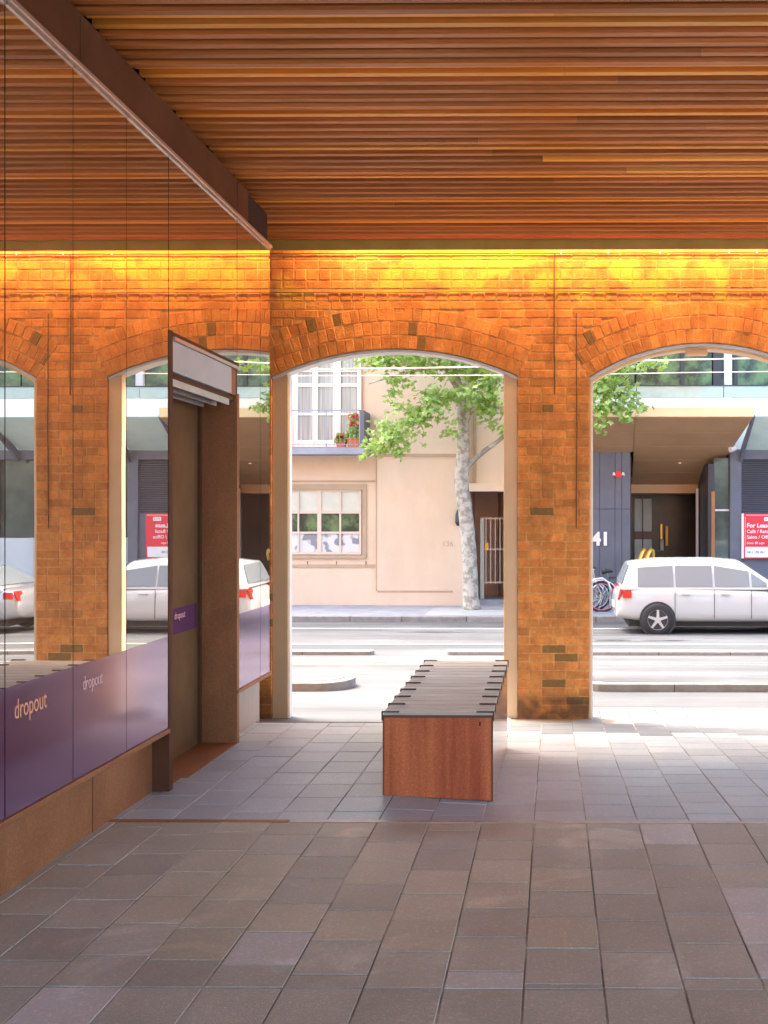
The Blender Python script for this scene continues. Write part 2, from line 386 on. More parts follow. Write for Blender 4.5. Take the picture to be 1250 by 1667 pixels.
# faint tram rails and lane lines
for i, (yy, wd) in enumerate(((12.0,.05),(12.25,.05),(13.3,.05),(13.55,.05),(16.2,.1),(19.4,.1))):
    z = zroad(yy); z2 = zroad(yy+wd)
    m = MB(); m.hexa([(-40,yy,z-.02),(40,yy,z-.02),(40,yy+wd,z2-.02),(-40,yy+wd,z2-.02),(-40,yy,z+.004),(40,yy,z+.004),(40,yy+wd,z2+.004),(-40,yy+wd,z2+.004)])
    tag(m.build('tram_rail' if i < 4 else 'lane_line', M_steel_strip if i < 4 else M_white), kind='structure')

rp_ = random.Random(9)
M_patch = mat('asphalt_patch', (.085,.087,.09), .85, (.12,.12,.125), 3, 7, .4, 60)
for i in range(14):
    yy = rp_.choice((10.1, 12.8, 15.6, 16.9, 18.6, 20.1)); xx = rp_.uniform(-9, 9); w_ = rp_.uniform(.5, 2.2); h_ = rp_.uniform(.18, .5)
    mm = MB(); n_ = 12
    pts = [(xx+w_*.5*math.cos(2*PI*k_/n_)*rp_.uniform(.8,1.1), yy+h_*.5*math.sin(2*PI*k_/n_)*rp_.uniform(.8,1.1)) for k_ in range(n_)]
    mm.poly([(a_, b_, zroad(b_)+.005) for a_, b_ in pts])
    tag(mm.build('road_patch', M_patch), kind='structure')
# floor slab (grout colour) + tiles
fl = empty('floor', (0, 0, 0), kind='structure')
m = MB(); G = .0035
m.box(-14, 12, -8, YT, -.5, -G)
xs = [-2.9, -1.1] + [-1.0+.62*i/6 for i in range(7)] + [8.0]
def slab_strip(x0, x1, y0, y1):
    n = max(1, int((y1-y0)/.5))
    for i in range(n):
        a = y0+(y1-y0)*i/n; b = y0+(y1-y0)*(i+1)/n
        m.hexa([(x0,a,-1),(x1,a,-1),(x1,b,-1),(x0,b,-1),(x0,a,zfloor(x0,a)-G),(x1,a,zfloor(x1,a)-G),(x1,b,zfloor(x1,b)-G),(x0,b,zfloor(x0,b)-G)])
for i in range(len(xs)-1):
    slab_strip(xs[i], xs[i+1], YT, 7.6 if xs[i+1] <= -.55 else 9.1)
m.build('slab', M_grout, fl)
m = MB(); m.box(-2.9, -.56, 7.6, 7.63, -.6, zfloor(-2, 7.6)-.001)
m.build('platform_edge', M_cable, fl)
PX, PY = .288, .275
tiles_in, tiles_out = [], []
def tile(x0, x1, y0, y1, mt, inview):
    g = .0032; c = .0025
    j = random.uniform(-.0012, .0012)
    A = [(x0+g,y0+g),(x1-g,y0+g),(x1-g,y1-g),(x0+g,y1-g)]
    bpts = [Vector((a, b, zfloor(a, b)-G)) for a, b in A]
    B = [(x0+g+c,y0+g+c),(x1-g-c,y0+g+c),(x1-g-c,y1-g-c),(x0+g+c,y1-g-c)]
    tp = [Vector((a, b, zfloor(a, b)+j)) for a, b in B]
    md = [Vector((a, b, zfloor(a, b)-.003+j)) for a, b in A]
    if inview:
        mm = MB(); k = 0
        mm.v = [tuple(p) for p in bpts+md+tp]
        for q in range(4):
            q2 = (q+1) % 4; mm.f.append((q, q2, 4+q2, 4+q)); mm.f.append((4+q, 4+q2, 8+q2, 8+q)); mm.t += [0, 0]
        mm.f.append((8, 9, 10, 11)); mm.t.append(0)
        return mm.build('tile', mt, fl)
    tiles_out.append((bpts, md, tp, mt))
def in_frame(x, y, z, mg=40):
    d = Vector((x, y, z-EYE)); dep = d.dot(FW)
    if dep < .3: return False
    px = XP + FPX*d.dot(RT)/dep; py = YP - FPX*d.z/dep
    return -mg < px < 1250+mg and -mg < py < 1667+mg
rt_ = random.Random(4)
def pickt(x, y):
    u = rt_.random()
    if x > .9: return M_tile3 if u < .22 else M_tile
    if -1.9 < x < .1 and 3.6 < y: return M_tile4 if u < .6 else (M_tile3 if u < .66 else M_tile)
    return M_tile3 if u < .05 else M_tile
ncount = 0; X0 = -.106
for c in range(-9, 30):
    x0 = X0+c*PX; x1 = x0+PX
    if x1 < -2.75: continue
    off = random.Random(c*13+5).uniform(0, PY)
    y = YT+.02
    yend = 7.59 if x1 < -.4 else 9.55
    first = True
    while y < yend-.02:
        y1 = min(yend, y + (PY if not first else .06+off)); first = False
        xc, yc = (x0+x1)/2, (y+y1)/2
        vis = in_frame(xc, yc, zfloor(xc, yc), 60) and xc > -2.62
        if vis: ncount += 1
        tile(x0, x1, y, y1, M_tile2 if yc < 8.15 or xc < -.4 else M_tile5, vis and ncount <= 299); y = y1
    y = YT-.02; first = True
    off = random.Random(c*7+1).uniform(0, PY)
    YC = 3.30
    while y > -3:
        if y > YC+.01: y0 = max(YC, y-(PY if not first else .05+off))
        else: y0 = y-.29
        first = False
        xc, yc = (x0+x1)/2, (y+y0)/2
        vis = in_frame(xc, yc, 0, 60) and xc > -2.6
        if vis: ncount += 1
        tile(x0, x1, y0, y, pickt(xc, yc), vis and ncount <= 299); y = y0
for mt in (M_tile, M_tile2, M_tile3, M_tile4, M_tile5):
    mm = MB()
    for bpts, md, tp, t in tiles_out:
        if t is not mt: continue
        k = len(mm.v); mm.v += [tuple(p) for p in bpts+md+tp]
        for q in range(4):
            q2 = (q+1) % 4; mm.f.append((k+q, k+q2, k+4+q2, k+4+q)); mm.f.append((k+4+q, k+4+q2, k+8+q2, k+8+q))
        mm.f.append((k+8, k+9, k+10, k+11))
    mm.t = [0]*len(mm.f)
    tag(mm.build('outer_tiles', mt, fl), kind='stuff')
# threshold strip
ts = empty('threshold_strip', (0, YT, 0), kind='structure')
x = -2.46; i = 0
while x < 8:
    L = 1.02 if i else 1.0
    MB().box(x+.002, x+L-.002, YT-.017, YT+.017, -.02, .003).build('strip_length', M_steel_strip if i else M_corten, ts)
    x += L; i += 1

# ================================================================= BRICK ARCADE WALL
wall = empty('brick_arcade_wall', (X_(900, YW), YW, ZST), 'orange brick wall pierced by arches opening onto the street', 'wall')
k = YW/FPX
arches = []
for (cx, hw, y0, rp) in ((642, 201, 568, 472), (1145, 186, 559, 337), (1648, 186, 559, 337)):
    arches.append(dict(c=X_(cx, YW), hw=hw*k, zc=Z_(y0, YW)-rp*k, r=rp*k))
for a in arches:
    a['th'] = math.asin(a['hw']/a['r']); a['zs'] = a['zc']+a['r']*math.cos(a['th']); a['re'] = a['r']+.415
ZTOP = Z_(413, YW)
WX0, WX1 = -4.3, arches[2]['c']+arches[2]['hw']+.7
GB = .0045                                # mortar recess
prof = [(WX0, ZST-.2)]
for a in arches:
    hw, r, n = a['hw']+GB, a['r']+GB, 28
    th = math.asin(hw/r)
    prof.append((a['c']-hw, ZST-.2))
    for i in range(n+1):
        t = -th+2*th*i/n
        prof.append((a['c']+r*math.sin(t), a['zc']+r*math.cos(t)))
    prof.append((a['c']+hw, ZST-.2))
prof += [(WX1, ZST-.2), (WX1, 5.2), (WX0, 5.2)]
MB().prism([(px, YW+GB, pz) for px, pz in prof], (0, WT-GB, 0)).build('mortar_bed', M_mortar, wall)
bricks = []                               # (8 points, tint)
rb = random.Random(11)
def tint():
    return rb.uniform(.1, .9) if rb.random() > .022 else -1.0
def brick_rect(x0, x1, z0, z1, top=False):
    j = lambda s=.002: rb.uniform(-s, s)
    y0 = YW+j(.002); y1 = YW+WT-.004
    c = .004
    bt = [(x0,y1,z0),(x1,y1,z0),(x1,y1,z1),(x0,y1,z1)]
    md = [(x0+j(),y0+c,z0+j()),(x1+j(),y0+c,z0+j()),(x1+j(),y0+c,z1+j()),(x0+j(),y0+c,z1+j())]
    tp = [(x0+c,y0,z0+c),(x1-c,y0,z0+c),(x1-c,y0,z1-c),(x0+c,y0,z1-c)]
    t = tint()
    if top: t = abs(t)*.8
    bricks.append((bt, md, tp, t, (x1-x0)*(z1-z0)))
# courses, counted from the ceiling down
rows = [(.060,'S'),(.084,'S'),(.112,'H'),(.084,'S'),(.030,'-'),(.090,'H')]
z = ZTOP; cl = []
for h, ty in rows: cl.append((z-h, z, ty)); z -= h
i = 0
while z > ZST: 
    cl.append((z-.084, z, ('S','S','H','S','S')[i % 5])); z -= .084; i += 1
for ci, (z0, z1, ty) in enumerate(cl):
    if ty == '-': continue
    zc = (z0+z1)/2; J = .012
    iv = [(WX0, WX1)]
    for a in arches:
        if zc < a['zs']: hwid = a['hw']; 
        else:
            dz = zc-a['zc']
            rad = math.sqrt(max(0, a['re']**2-dz*dz)) if dz < a['re'] else 0
            hwid = min(rad, dz*math.tan(a['th'])) if rad else 0
            if hwid: hwid += .008
        if hwid <= 0: continue
        niv = []
        for p, q in iv:
            l, r_ = a['c']-hwid, a['c']+hwid
            if r_ <= p or l >= q: niv.append((p, q)); continue
            if l-p > .03: niv.append((p, l))
            if q-r_ > .03: niv.append((r_, q))
        iv = niv
    L = .236 if ty == 'S' else .118
    for p, q in iv:
        x = p; first = (ci % 2 == 1)
        while x < q-.02:
            l = L
            if first: l = L/2 if ty == 'S' else L*.75
            if ty == 'S' and rb.random() < .12: l = .118
            if q-(x+l) < .05: l = q-x
            brick_rect(x+(J/2 if x > p else 0), x+l-(J/2 if x+l < q-.001 else 0), z0+J/2, z1-J/2, ci < 6)
            x += l; first = False
for a in arches:
    for ring in range(3):
        r0 = a['r']+.008+ring*.135; r1 = r0+.125
        rm = (r0+r1)/2; n = round(2*a['th']*rm/.088); st = 2*a['th']/n
        ph = .5*(ring % 2)
        for i in range(n+ (1 if ph else 0)):
            t0 = max(-a['th'], -a['th']+(i-ph)*st); t1 = min(a['th'], -a['th']+(i+1-ph)*st)
            if t1-t0 < .006: continue
            g = .0045/rm; t0 += g; t1 -= g
            P = lambda r, t, y: (a['c']+r*math.sin(t), y, a['zc']+r*math.cos(t))
            y0 = YW+rb.uniform(-.003, .003); y1 = YW+WT-.004; c = .004; jr = rb.uniform(-.003, .003)
            bt = [P(r0,t0,y1),P(r0,t1,y1),P(r1,t1,y1),P(r1,t0,y1)]
            md = [P(r0,t0,y0+c),P(r0,t1,y0+c),P(r1+jr,t1,y0+c),P(r1+jr,t0,y0+c)]
            cc = c/rm
            tp = [P(r0+c,t0+cc,y0),P(r0+c,t1-cc,y0),P(r1-c+jr,t1-cc,y0),P(r1-c+jr,t0+cc,y0)]
            tt = tint() if rb.random() > .03 else -1
            bricks.append((bt, md, tp, tt, (r1-r0)*.08))
def brick_faces(mm, b):
    bt, md, tp, t, _ = b; k = len(mm.v); mm.v += bt+md+tp
    for q in range(4):
        q2 = (q+1) % 4; mm.f.append((k+q, k+q2, k+4+q2, k+4+q)); mm.f.append((k+4+q, k+4+q2, k+8+q2, k+8+q)); mm.t += [t, t]
    mm.f.append((k+8, k+9, k+10, k+11)); mm.t.append(t)
def bvis(b):
    x, y, z = b[2][0]; return x > X_(436, YW) and in_frame(x, y, z, 0) and z > zfloor(x, 8.9)
vis = sorted([b for b in bricks if bvis(b)], key=lambda b: -b[4])
single = vis[:299]; ids = set(id(b) for b in single)
for b in single:
    mm = MB(); brick_faces(mm, b); mm.build('brick', M_brick, wall)
mm = MB()
for b in bricks:
    if id(b) not in ids: brick_faces(mm, b)
tag(mm.build('bricks', M_brick, wall), kind='stuff')
# arch liners, jamb posts
for ai, a in enumerate(arches):
    e = empty('arch_frame', (a['c'], YW, a['zs']), 
              ('white curved head frame lining the middle arch with tan jamb posts','cream curved head frame lining the right arch','curved head frame of the arch outside the picture on the right')[ai], 'frame', 'arch frames')
    def arcstrip(r0, r1, y0, y1, name, mt, th=None):
        th = th or a['th']; n = 30; mm = MB()
        for i in range(n):
            t0 = -th+2*th*i/n; t1 = -th+2*th*(i+1)/n
            P = lambda r, t, y: (a['c']+r*math.sin(t), y, a['zc']+r*math.cos(t))
            mm.quad(P(r0,t0,y0),P(r0,t1,y0),P(r1,t1,y0),P(r1,t0,y0)); mm.quad(P(r0,t0,y1),P(r1,t0,y1),P(r1,t1,y1),P(r0,t1,y1))
            mm.quad(P(r0,t0,y0),P(r0,t0,y1),P(r0,t1,y1),P(r0,t1,y0)); mm.quad(P(r1,t0,y0),P(r1,t1,y0),P(r1,t1,y1),P(r1,t0,y1))
        return mm.build(name, mt, e)
    arcstrip(a['r']-.028, a['r']-.002, YW+.012, YW+WT+.03, 'head_liner', M_white)
    if ai > 0:
        arcstrip(a['r']-.052, a['r']-.030, YW+.05, YW+WT+.06, 'inner_head', M_frame)
    pl, pr = ((.152,.134) if ai == 0 else (.024,.10))
    xl = a['c']-a['hw']+.004; xr = a['c']+a['hw']-.004
    hl = lambda x: a['zc']+math.sqrt((a['r']-.03)**2-(x-a['c'])**2)
    for (x0, x1) in ((xl, xl+pl), (xr-pr, xr)):
        pts = [(x0, YW+.02, ZST), (x1, YW+.02, ZST), (x1, YW+.02, hl(x1)), (x0, YW+.02, hl(max(x0, a['c']-a['hw']+.03)) if x0 < a['c'] else hl(x0))]
        if x0 > a['c']: pts[2] = (x1, YW+.02, hl(min(x1, a['c']+a['hw']-.03)))
        MB().prism(pts, (0, .085, 0)).build('jamb_post', M_frame, e, bevel=.003)
    x0 = xl+pl
    MB().box(x0, x0+.012, YW+.035, YW+.12, ZST, hl(x0+.02)-.03).build('guide_rail', M_white, e)
    if ai == 1:
        xq = X_(1135, YW)
        MB().box(xq-.105, xq+.105, YW+.02, YW+.10, Z_(577.5, YW), Z_(569, YW)).build('bracket', M_frame, e, bevel=.004)
# old conduits and cable on the wall
def wire(name, pts, r, mt, label, cat, group=None):
    return tag(MB().tube(pts, r, 6).build(name, mt), label, cat, group)
yy = YW-.008
wire('conduit', [(X_(903,YW),yy,Z_(413,YW)),(X_(902,YW),yy,Z_(430,YW)),(X_(902,YW),yy,Z_(560,YW)),(X_(903,YW),yy,Z_(642,YW))], .006, M_cable, 'thin dark conduit running down the top of the brick pier', 'cable')
wire('wall_dark_line', [(X_(441+i*50,YW),yy,Z_(475.5+.6*math.sin(i*1.7),YW)) for i in range(26)], .004, M_cable, 'thin dark line along the brickwork above the arches', 'cable')  # dark tube drawn along the ledge line above the arches
wire('pier_cable', [(X_(938,YW),yy,Z_(510,YW)),(X_(939,YW),yy,Z_(700,YW)),(X_(938,YW),yy,Z_(860,YW))], .005, M_cable, 'second dark cable down the right side of the brick pier', 'cable')
wire('ceiling_cable', [(X_(440+i*42,YW),yy-.004,Z_(412.5+.5*(i%2),YW)) for i in range(24)], .006, M_cable, 'dark cable clipped along the top of the brick wall under the ceiling', 'cable')
for i, px in enumerate((833, 913, 990, 1074, 1186, 1231)):
    e = MB().tube([(X_(px,YW),yy-.012,Z_(409,YW)),(X_(px,YW),yy-.012,Z_(414,YW))], .006, 8).build('cable_clip', M_white)
    tag(e, ('tiny white clip at the wall top above the right end of the middle arch', 'tiny white clip at the wall top right above the brick pier conduit', 'tiny white clip at the wall top above the left shoulder of the right arch',
            'tiny white clip at the wall top left of the right arch crown', 'tiny white clip at the wall top right of the right arch crown', 'rightmost tiny white clip at the top of the brick wall')[i], 'clip', 'cable clips')

# ================================================================= CEILING
ZC = 4.335
ce = empty('ceiling', (0, 4, ZC), kind='structure')
MB().box(-14, 9, -2.2, YW+WT, ZC+.26, ZC+.36).build('ceiling_deck', M_void, ce)
g = 0; YS = 8.70
rs = random.Random(3)
YS0 = YS-.555
while YS0 > -2.5:
    for j in range(6):
        ys_ = YS0+.02+j*.080; zb = ZC-.014*j
        nearwall = ys_ > 7.25
        x0 = -2.47+rs.uniform(-.006, .006)
        if nearwall: x0 = -2.83
        x1 = 8.0
        cut = rs.uniform(-1.5, 3.5)
        mt = M_slatA if j < 2 else M_slatB  # light banding of each group set through the slat colour
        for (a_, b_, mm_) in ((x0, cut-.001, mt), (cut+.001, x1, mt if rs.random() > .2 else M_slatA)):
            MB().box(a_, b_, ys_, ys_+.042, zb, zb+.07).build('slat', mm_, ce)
    MB().box(-2.40, 8.0, YS0+.02, YS0+.50, ZC+.10, ZC+.12).build('backing_board', M_void, ce)
    YS0 -= .555

MB().box(-2.83, 8, YW-.36, YW-.35, Z_(406.5,YW-.355), ZC+.05).build('gutter', mat('ochre_channel', (.42,.26,.05), .4, (.5,.32,.07), 3, 4), ce)

# ================================================================= LEFT: MIRROR SHOPFRONT
def yg(px): return -XG*FPX/(900-px)
zg0, zg1 = EYE-.5556*2.36, EYE-.0+2.20
SF = empty('shopfront', (XG, 4.5, 0), 'tall mirror glass shopfront with purple film band along its foot', 'shopfront')
edges = [yg(3)-.565*3, yg(3)-.565*2, yg(3)-.565, yg(3), yg(115), yg(203), yg(272)]
ZF = .95
def pane(y0, y1, z0, z1, name, mt, dx=0.0):
    return MB().box(XG-.012+dx, XG+dx, y0+.0035, y1-.0035, z0, z1).build(name, mt, SF)
cols = [(edges[i], edges[i+1], zg0, zg1) for i in range(6)] + [(yg(384)+.004, yg(422), zg0, zg1), (yg(422), yg(437.5), zg0, zg1)]
for i, (a_, b_, c_, d_) in enumerate(cols):
    dx = random.uniform(-.0012, .0012)
    pane(a_, b_, ZF, d_, 'glass_panel', M_mirror, dx)
    pane(a_, b_, c_, ZF-.0005, 'purple_film', M_film, dx)
ydm = yg(384)+.002
pane(edges[-1]+.002, ydm, 2.83, zg1, 'glass_panel', M_mirror)
MB().box(XG-.3, XG-.02, edges[0], edges[-1]-.01, zg0-.02, 4.2).build('dark_backing', M_void, SF)
MB().box(XG-.3, XG-.02, edges[-1]+.02, yg(384)-.02, 2.9, 4.2).build('dark_backing', M_void, SF)
MB().box(XG-.3, XG-.02, yg(384)+.02, yg(437.5), zg0-.02, 4.2).build('dark_backing', M_void, SF)
# top rail: stepped aluminium lengths
allp = [(c[0], c[1]) for c in cols[:6]] + [(edges[-1], ydm)] + [(c[0], c[1]) for c in cols[6:]]
for i, (a_, b_) in enumerate(allp):
    MB().box(XG-.005, XG+.010, a_+.004, b_-.004, zg1-.004, zg1+.018).build('glazing_bead', M_alu, SF)
MB().box(XG-.01, XG+.016, edges[0], yg(437.5)+.03, zg1+.02, zg1+.046).build('top_rail', M_alu, SF, bevel=.004)
# fascia above glass
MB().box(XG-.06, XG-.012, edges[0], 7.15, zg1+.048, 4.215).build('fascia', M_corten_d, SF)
for yj in (1.2, 3.0, 4.6, 6.9):
    MB().box(XG-.0125, XG-.010, yj, yj+.004, zg1+.06, 4.2).build('fascia_joint', M_void, SF)
# sill and plinth
for (a_, b_, mt) in ((edges[0], edges[-1], M_corten), (yg(384)+.0, yg(437.5)+.03, M_corten)):
    MB().box(XPL, XG+.012, a_, b_, zg0-.030, zg0-.004).build('sill', mt, SF, bevel=.003)
yf0, yf1 = yg(272), yg(278)
MB().box(XPL-.3, XPL, edges[0], yf0-.004, -.1, zg0-.031).build('plinth', M_corten, SF)
for yj in (2.6, 3.75, 4.9):
    MB().box(XPL, XPL+.0015, yj, yj+.005, 0, zg0-.035).build('plinth_joint', M_corten_d, SF)
M_plg = mat('lit_plinth_steel', (.42,.36,.31), .45, (.50,.44,.38), 3, 5, .1, 200, metal=.2, stretch=(1,2,.2))  # daylight on the far plinth put into a paler steel colour
MB().box(XPL-.3, XPL, yg(384)+.004, 7.70, -.1, zg0-.031).build('plinth', M_plg, SF)
# lettering on the purple film (runs along the glass, reads from the arcade)
def glass_text(name, body, px, zc, size, mt, parent, sx=.55, dx=.0035, xx=None, bold=.0):
    return text(name, body, size, ((XG if xx is None else xx)+dx, yg(px) if xx is None else px, zc), (PI/2, 0, PI/2), mt, parent, .0006, 'CENTER', sx, bold)
M_letter2 = mat('faded_lettering', (.85,.52,.48), .5)
glass_text('lettering', 'dropout', 45, EYE-.366*2.36-.035, .125, M_letter, SF, .62)
glass_text('lettering', 'dropout', 147, EYE-.362*2.36-.03, .10, M_letter2, SF, .62)

# ------------- door recess
D = empty('shop_doorway', (XG, (yf0+yg(384))/2, 0), 'recessed brown steel doorway with grey hood between the mirror panels', 'doorway')
XD = -2.64
y0d, y1d = yf1, yg(384)-.004
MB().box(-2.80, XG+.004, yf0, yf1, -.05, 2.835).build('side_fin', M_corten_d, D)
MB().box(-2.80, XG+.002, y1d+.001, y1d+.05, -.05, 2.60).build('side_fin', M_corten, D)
MB().box(XD-.04, XD-.002, y0d+.002, y1d-.002, -.05, 2.53).build('door_leaf', M_bronzeglass, D)
ymid = y0d+(y1d-y0d)*.52
MB().box(XD-.002, XD+.02, y1d-.03, y1d-.002, 0, 2.53).build('door_frame', M_corten_d, D)
MB().box(XD-.002, XD+.004, ymid-.004, ymid+.004, 0, 2.53).build('door_frame', M_corten_d, D)
MB().box(XD-.002, XD+.001, y0d+.01, y1d-.05, .86, 1.04).build('purple_strip', M_purple, D)
for yy_ in (y0d+.28, y0d+.80):
    text('lettering', 'dropout', .07, (XD+.003, yy_, .965), (PI/2, 0, PI/2), M_pinklet, D, .0005, 'CENTER', .8)
MB().box(XD, XD+.035, y0d+.40, y0d+.43, 1.42, 1.68).build('door_handle', M_pinklet, D, bevel=.006)
MB().box(XD-.04, XG-.002, y0d, y1d, -.06, .006-.012).build('door_threshold', M_corten, D)
MB().box(-2.80, XG-.02, y0d, y1d, 2.54, 2.58).build('soffit', M_corten_d, D)
for q in range(3):
    MB().box(XG-.03-.07*q, XG-.014-.07*q, y0d+.01, y1d-.12-.06*q, 2.50-.014*q, 2.545).build('soffit_rail', M_alu, D)
hb0, hb1 = y0d+.002, y1d-.12
pts = [(XG-.20, hb0, 2.585), (XG+.004, hb0, 2.585), (XG+.004, hb0, 2.775), (XG-.20, hb0, 2.775)]
MB().box(XG-.22, XG-.008, hb1+.002, y1d, 2.585, 2.775).build('hood_end', M_corten, D)
MB().prism(pts, (0, hb1-hb0, 0)).build('hood', M_hood, D, bevel=.003)
MB().box(XG-.20, XG+.018, hb0-.002, y1d+.03, 2.778, 2.80).build('hood_flashing', M_alu, D)
MB().box(XG-.20, XG+.006, hb0-.002, y1d+.03, 2.802, 2.828).build('hood_flashing', M_corten_d, D)

# ================================================================= BENCH
bx0, bx1, by0, by1 = X_(623,5.57), X_(802.5,5.57), 5.57, 7.40
zt0, zt1 = .500, .520
B = empty('bench', ((bx0+bx1)/2, by0, 0), 'long box bench with weathered slatted top and red brown end panel', 'bench')
zb = lambda x, y: zfloor(x, y)+.004
ztop = lambda y: zt0+(zt1-zt0)*(y-by0)/(by1-by0)
MB().hexa([(bx0+.006,by0,zb(bx0,by0)),(bx1-.006,by0,zb(bx1,by0)),(bx1-.006,by0+.02,zb(bx1,by0)),(bx0+.006,by0+.02,zb(bx0,by0)),
           (bx0+.006,by0,zt0-.032),(bx1-.006,by0,zt0-.032),(bx1-.006,by0+.02,zt0-.032),(bx0+.006,by0+.02,zt0-.032)]).build('end_panel', M_bench_front, B)
MB().hexa([(bx0+.006,by1-.02,zb(bx0,by1)),(bx1-.006,by1-.02,zb(bx1,by1)),(bx1-.006,by1,zb(bx1,by1)),(bx0+.006,by1,zb(bx0,by1)),
           (bx0+.006,by1-.02,zt1-.032),(bx1-.006,by1-.02,zt1-.032),(bx1-.006,by1,zt1-.032),(bx0+.006,by1,zt1-.032)]).build('end_panel', M_bench_front, B)
for xs_, xe_ in ((bx0+.004, bx0+.022), (bx1-.022, bx1-.004)):
    n = 8
    for q in range(n):
        ya_ = by0+.021+(by1-by0-.042)*q/n; yb_ = by0+.021+(by1-by0-.042)*(q+1)/n-.002
        MB().hexa([(xs_,ya_,zb(xs_,ya_)),(xe_,ya_,zb(xe_,ya_)),(xe_,yb_,zb(xe_,yb_)),(xs_,yb_,zb(xs_,yb_)),
                   (xs_,ya_,ztop(ya_)-.03),(xe_,ya_,ztop(ya_)-.03),(xe_,yb_,ztop(yb_)-.03),(xs_,yb_,ztop(yb_)-.03)]).build('side_panel', M_bench_side, B)
for xx_ in (bx0, bx1-.010):
    MB().box(xx_, xx_+.010, by0-.004, by0+.004, zb(xx_, by0), zt0-.03).build('corner_trim', M_bench_edge, B)
MB().box(bx0, bx1, by0-.006, by0+.012, zt0-.030, zt0-.016).build('top_trim', M_bench_edge, B)
nb = 16; pit = (by1-by0)/nb
for q in range(nb):
    ya_ = by0-.004+q*pit; z0 = ztop(ya_)
    MB().hexa([(bx0+.004,ya_+.003,z0-.028),(bx1-.004,ya_+.003,z0-.028),(bx1-.004,ya_+pit-.003,z0-.028),(bx0+.004,ya_+pit-.003,z0-.028),
               (bx0+.004,ya_+.003,z0),(bx1-.004,ya_+.003,z0),(bx1-.004,ya_+pit-.003,z0+.001),(bx0+.004,ya_+pit-.003,z0+.001)]).build('board', M_board, B, bevel=.003)
for q in range(9):
    ya_ = by0+(by1-by0)*q/8 - .004; z0 = ztop(ya_)+.002
    ya_ = max(ya_, by0+.0)
    for sgn in (0, 1):
        x0_ = bx0-.006 if sgn == 0 else bx1-.10; x1_ = bx0+.10 if sgn == 0 else bx1+.006
        MB().box(x0_, x1_, ya_-.010, ya_+.010, z0, z0+.006).build('clamp', M_blackst, B)
        xa_ = bx0-.006 if sgn == 0 else bx1
        MB().box(xa_, xa_+.006, ya_-.010, ya_+.010, z0-.05, z0).build('clamp_leg', M_blackst, B)
MB().box(X_(781,5.56)-.004, X_(781,5.56)+.004, by0-.0015, by0, Z_(1182,5.57), Z_(1175,5.57)).build('keyhole', M_void, B)
# fallen scraps of leaf on the floor
def scrap(px, py, Y, col, lbl):
    p = at(px, py, Y); z = zfloor(p.x, Y)+.004
    s = .018
    m_ = MB().poly([(p.x-s,Y,z),(p.x,Y-s*.5,z+.004),(p.x+s*1.1,Y+.002,z+.001),(p.x,Y+s*.6,z+.003)])
    tag(m_.build('fallen_leaf', col), lbl, 'leaf', 'fallen leaves')
M_yl = mat('yellow_leaf', (.75,.45,.08), .6)
scrap(690, 1307, by0-.02, M_yl, 'yellow leaf scrap against the foot of the bench end panel')
scrap(805, 1290, 5.72, M_yl, 'yellow leaf scrap beside the right side of the bench')
scrap(439, 1207, 6.9, mat('grey_leaf', (.2,.19,.19), .7), 'small grey scrap lying on the pale tiles near the doorway')

# ================================================================= ARCADE BUILDING SHELL (above the ceiling)
sh = empty('arcade_building', (2, 3, 4.6), 'upper storeys of the brick building above the arcade ceiling', 'building')
MB().box(-14, WX1, -2.2, YW+WT, 4.75, 9.0).build('upper_storeys', M_mortar, sh)
MB().box(-14, -2.84, -6, YW-.2, -.4, 4.59).build('shop_interior', M_void, sh)
MB().box(-14, WX0, YW-.2, YW+WT, -.5, 4.74).build('wall', M_mortar, sh)

# ---------- concealed warm batten lamp washing the top of the wall
lm = empty('batten_lamp', (2, YW-.2, 4.28), 'warm batten lamp hidden in the ceiling slot washing the brick wall', 'lamp')
MB().box(-2.3, 7.9, YW-.24, YW-.16, 4.555, 4.58).build('lamp_housing', M_alu, lm)
ld = bpy.data.lights.new('batten_light', 'AREA'); ld.shape = 'RECTANGLE'; ld.size = 10.2; ld.size_y = .05
ld.energy = 33; ld.color = (1, .55, .20)
lo = bpy.data.objects.new('batten_light', ld); C.objects.link(lo); lo.parent = lm
lo.location = (.8, 0, .27); lo.rotation_euler = (R(12), 0, 0)

# ================================================================= FAR SIDE: PEACH BUILDING
def PX_(x): return X_(x, YB)
def PZ(y): return Z_(y, YB)
pb = empty('peach_building', (PX_(640), YB, ZPV), 'peach rendered street building with balcony and sash window', 'building')
XL, XR = -15.0, PX_(846)
def wallbox(x0, x1, z0, z1, y0=YB, y1=YB+.4, name='wall', mt=None): return MB().box(x0, x1, y0, y1, z0, z1).build(name, mt or M_peach, pb)
wx0, wx1, wz0, wz1 = PX_(452), PX_(588), PZ(903), PZ(797)
dx0, dx1, dz0, dz1 = PX_(472), PX_(585), PZ(727), PZ(560)
# masonry around openings
wallbox(XL, wx0-.14, ZPV-.3, 12); wallbox(wx0-.14, wx1+.14, ZPV-.3, wz0-.02); 
wallbox(wx0-.14, dx1+.05, wz1+.14, dz0)
wallbox(wx0-.14, dx0-.05, dz0, 12); wallbox(dx1+.05, PX_(613), wz1+.14, 12); wallbox(wx1+.14, PX_(613), ZPV-.3, wz1+.14)
wallbox(dx0-.05, dx1+.05, dz1, 12)
wallbox(PX_(613), PX_(763), ZPV-.3, 12, YB-.10)
wallbox(PX_(763), XR, PZ(800), 12, YB+.03)
wallbox(XR-.35, XR, ZPV-.3, PZ(800), YB+.03)
MB().box(PX_(613)-.004, PX_(752), YB-.118, YB-.09, PZ(744), PZ(739)).build('string_course', M_peach_d, pb)
MB().box(PX_(615), PX_(738), YB-.108, YB-.099, PZ(964), PZ(961)).build('plinth_line', M_peach_d, pb)
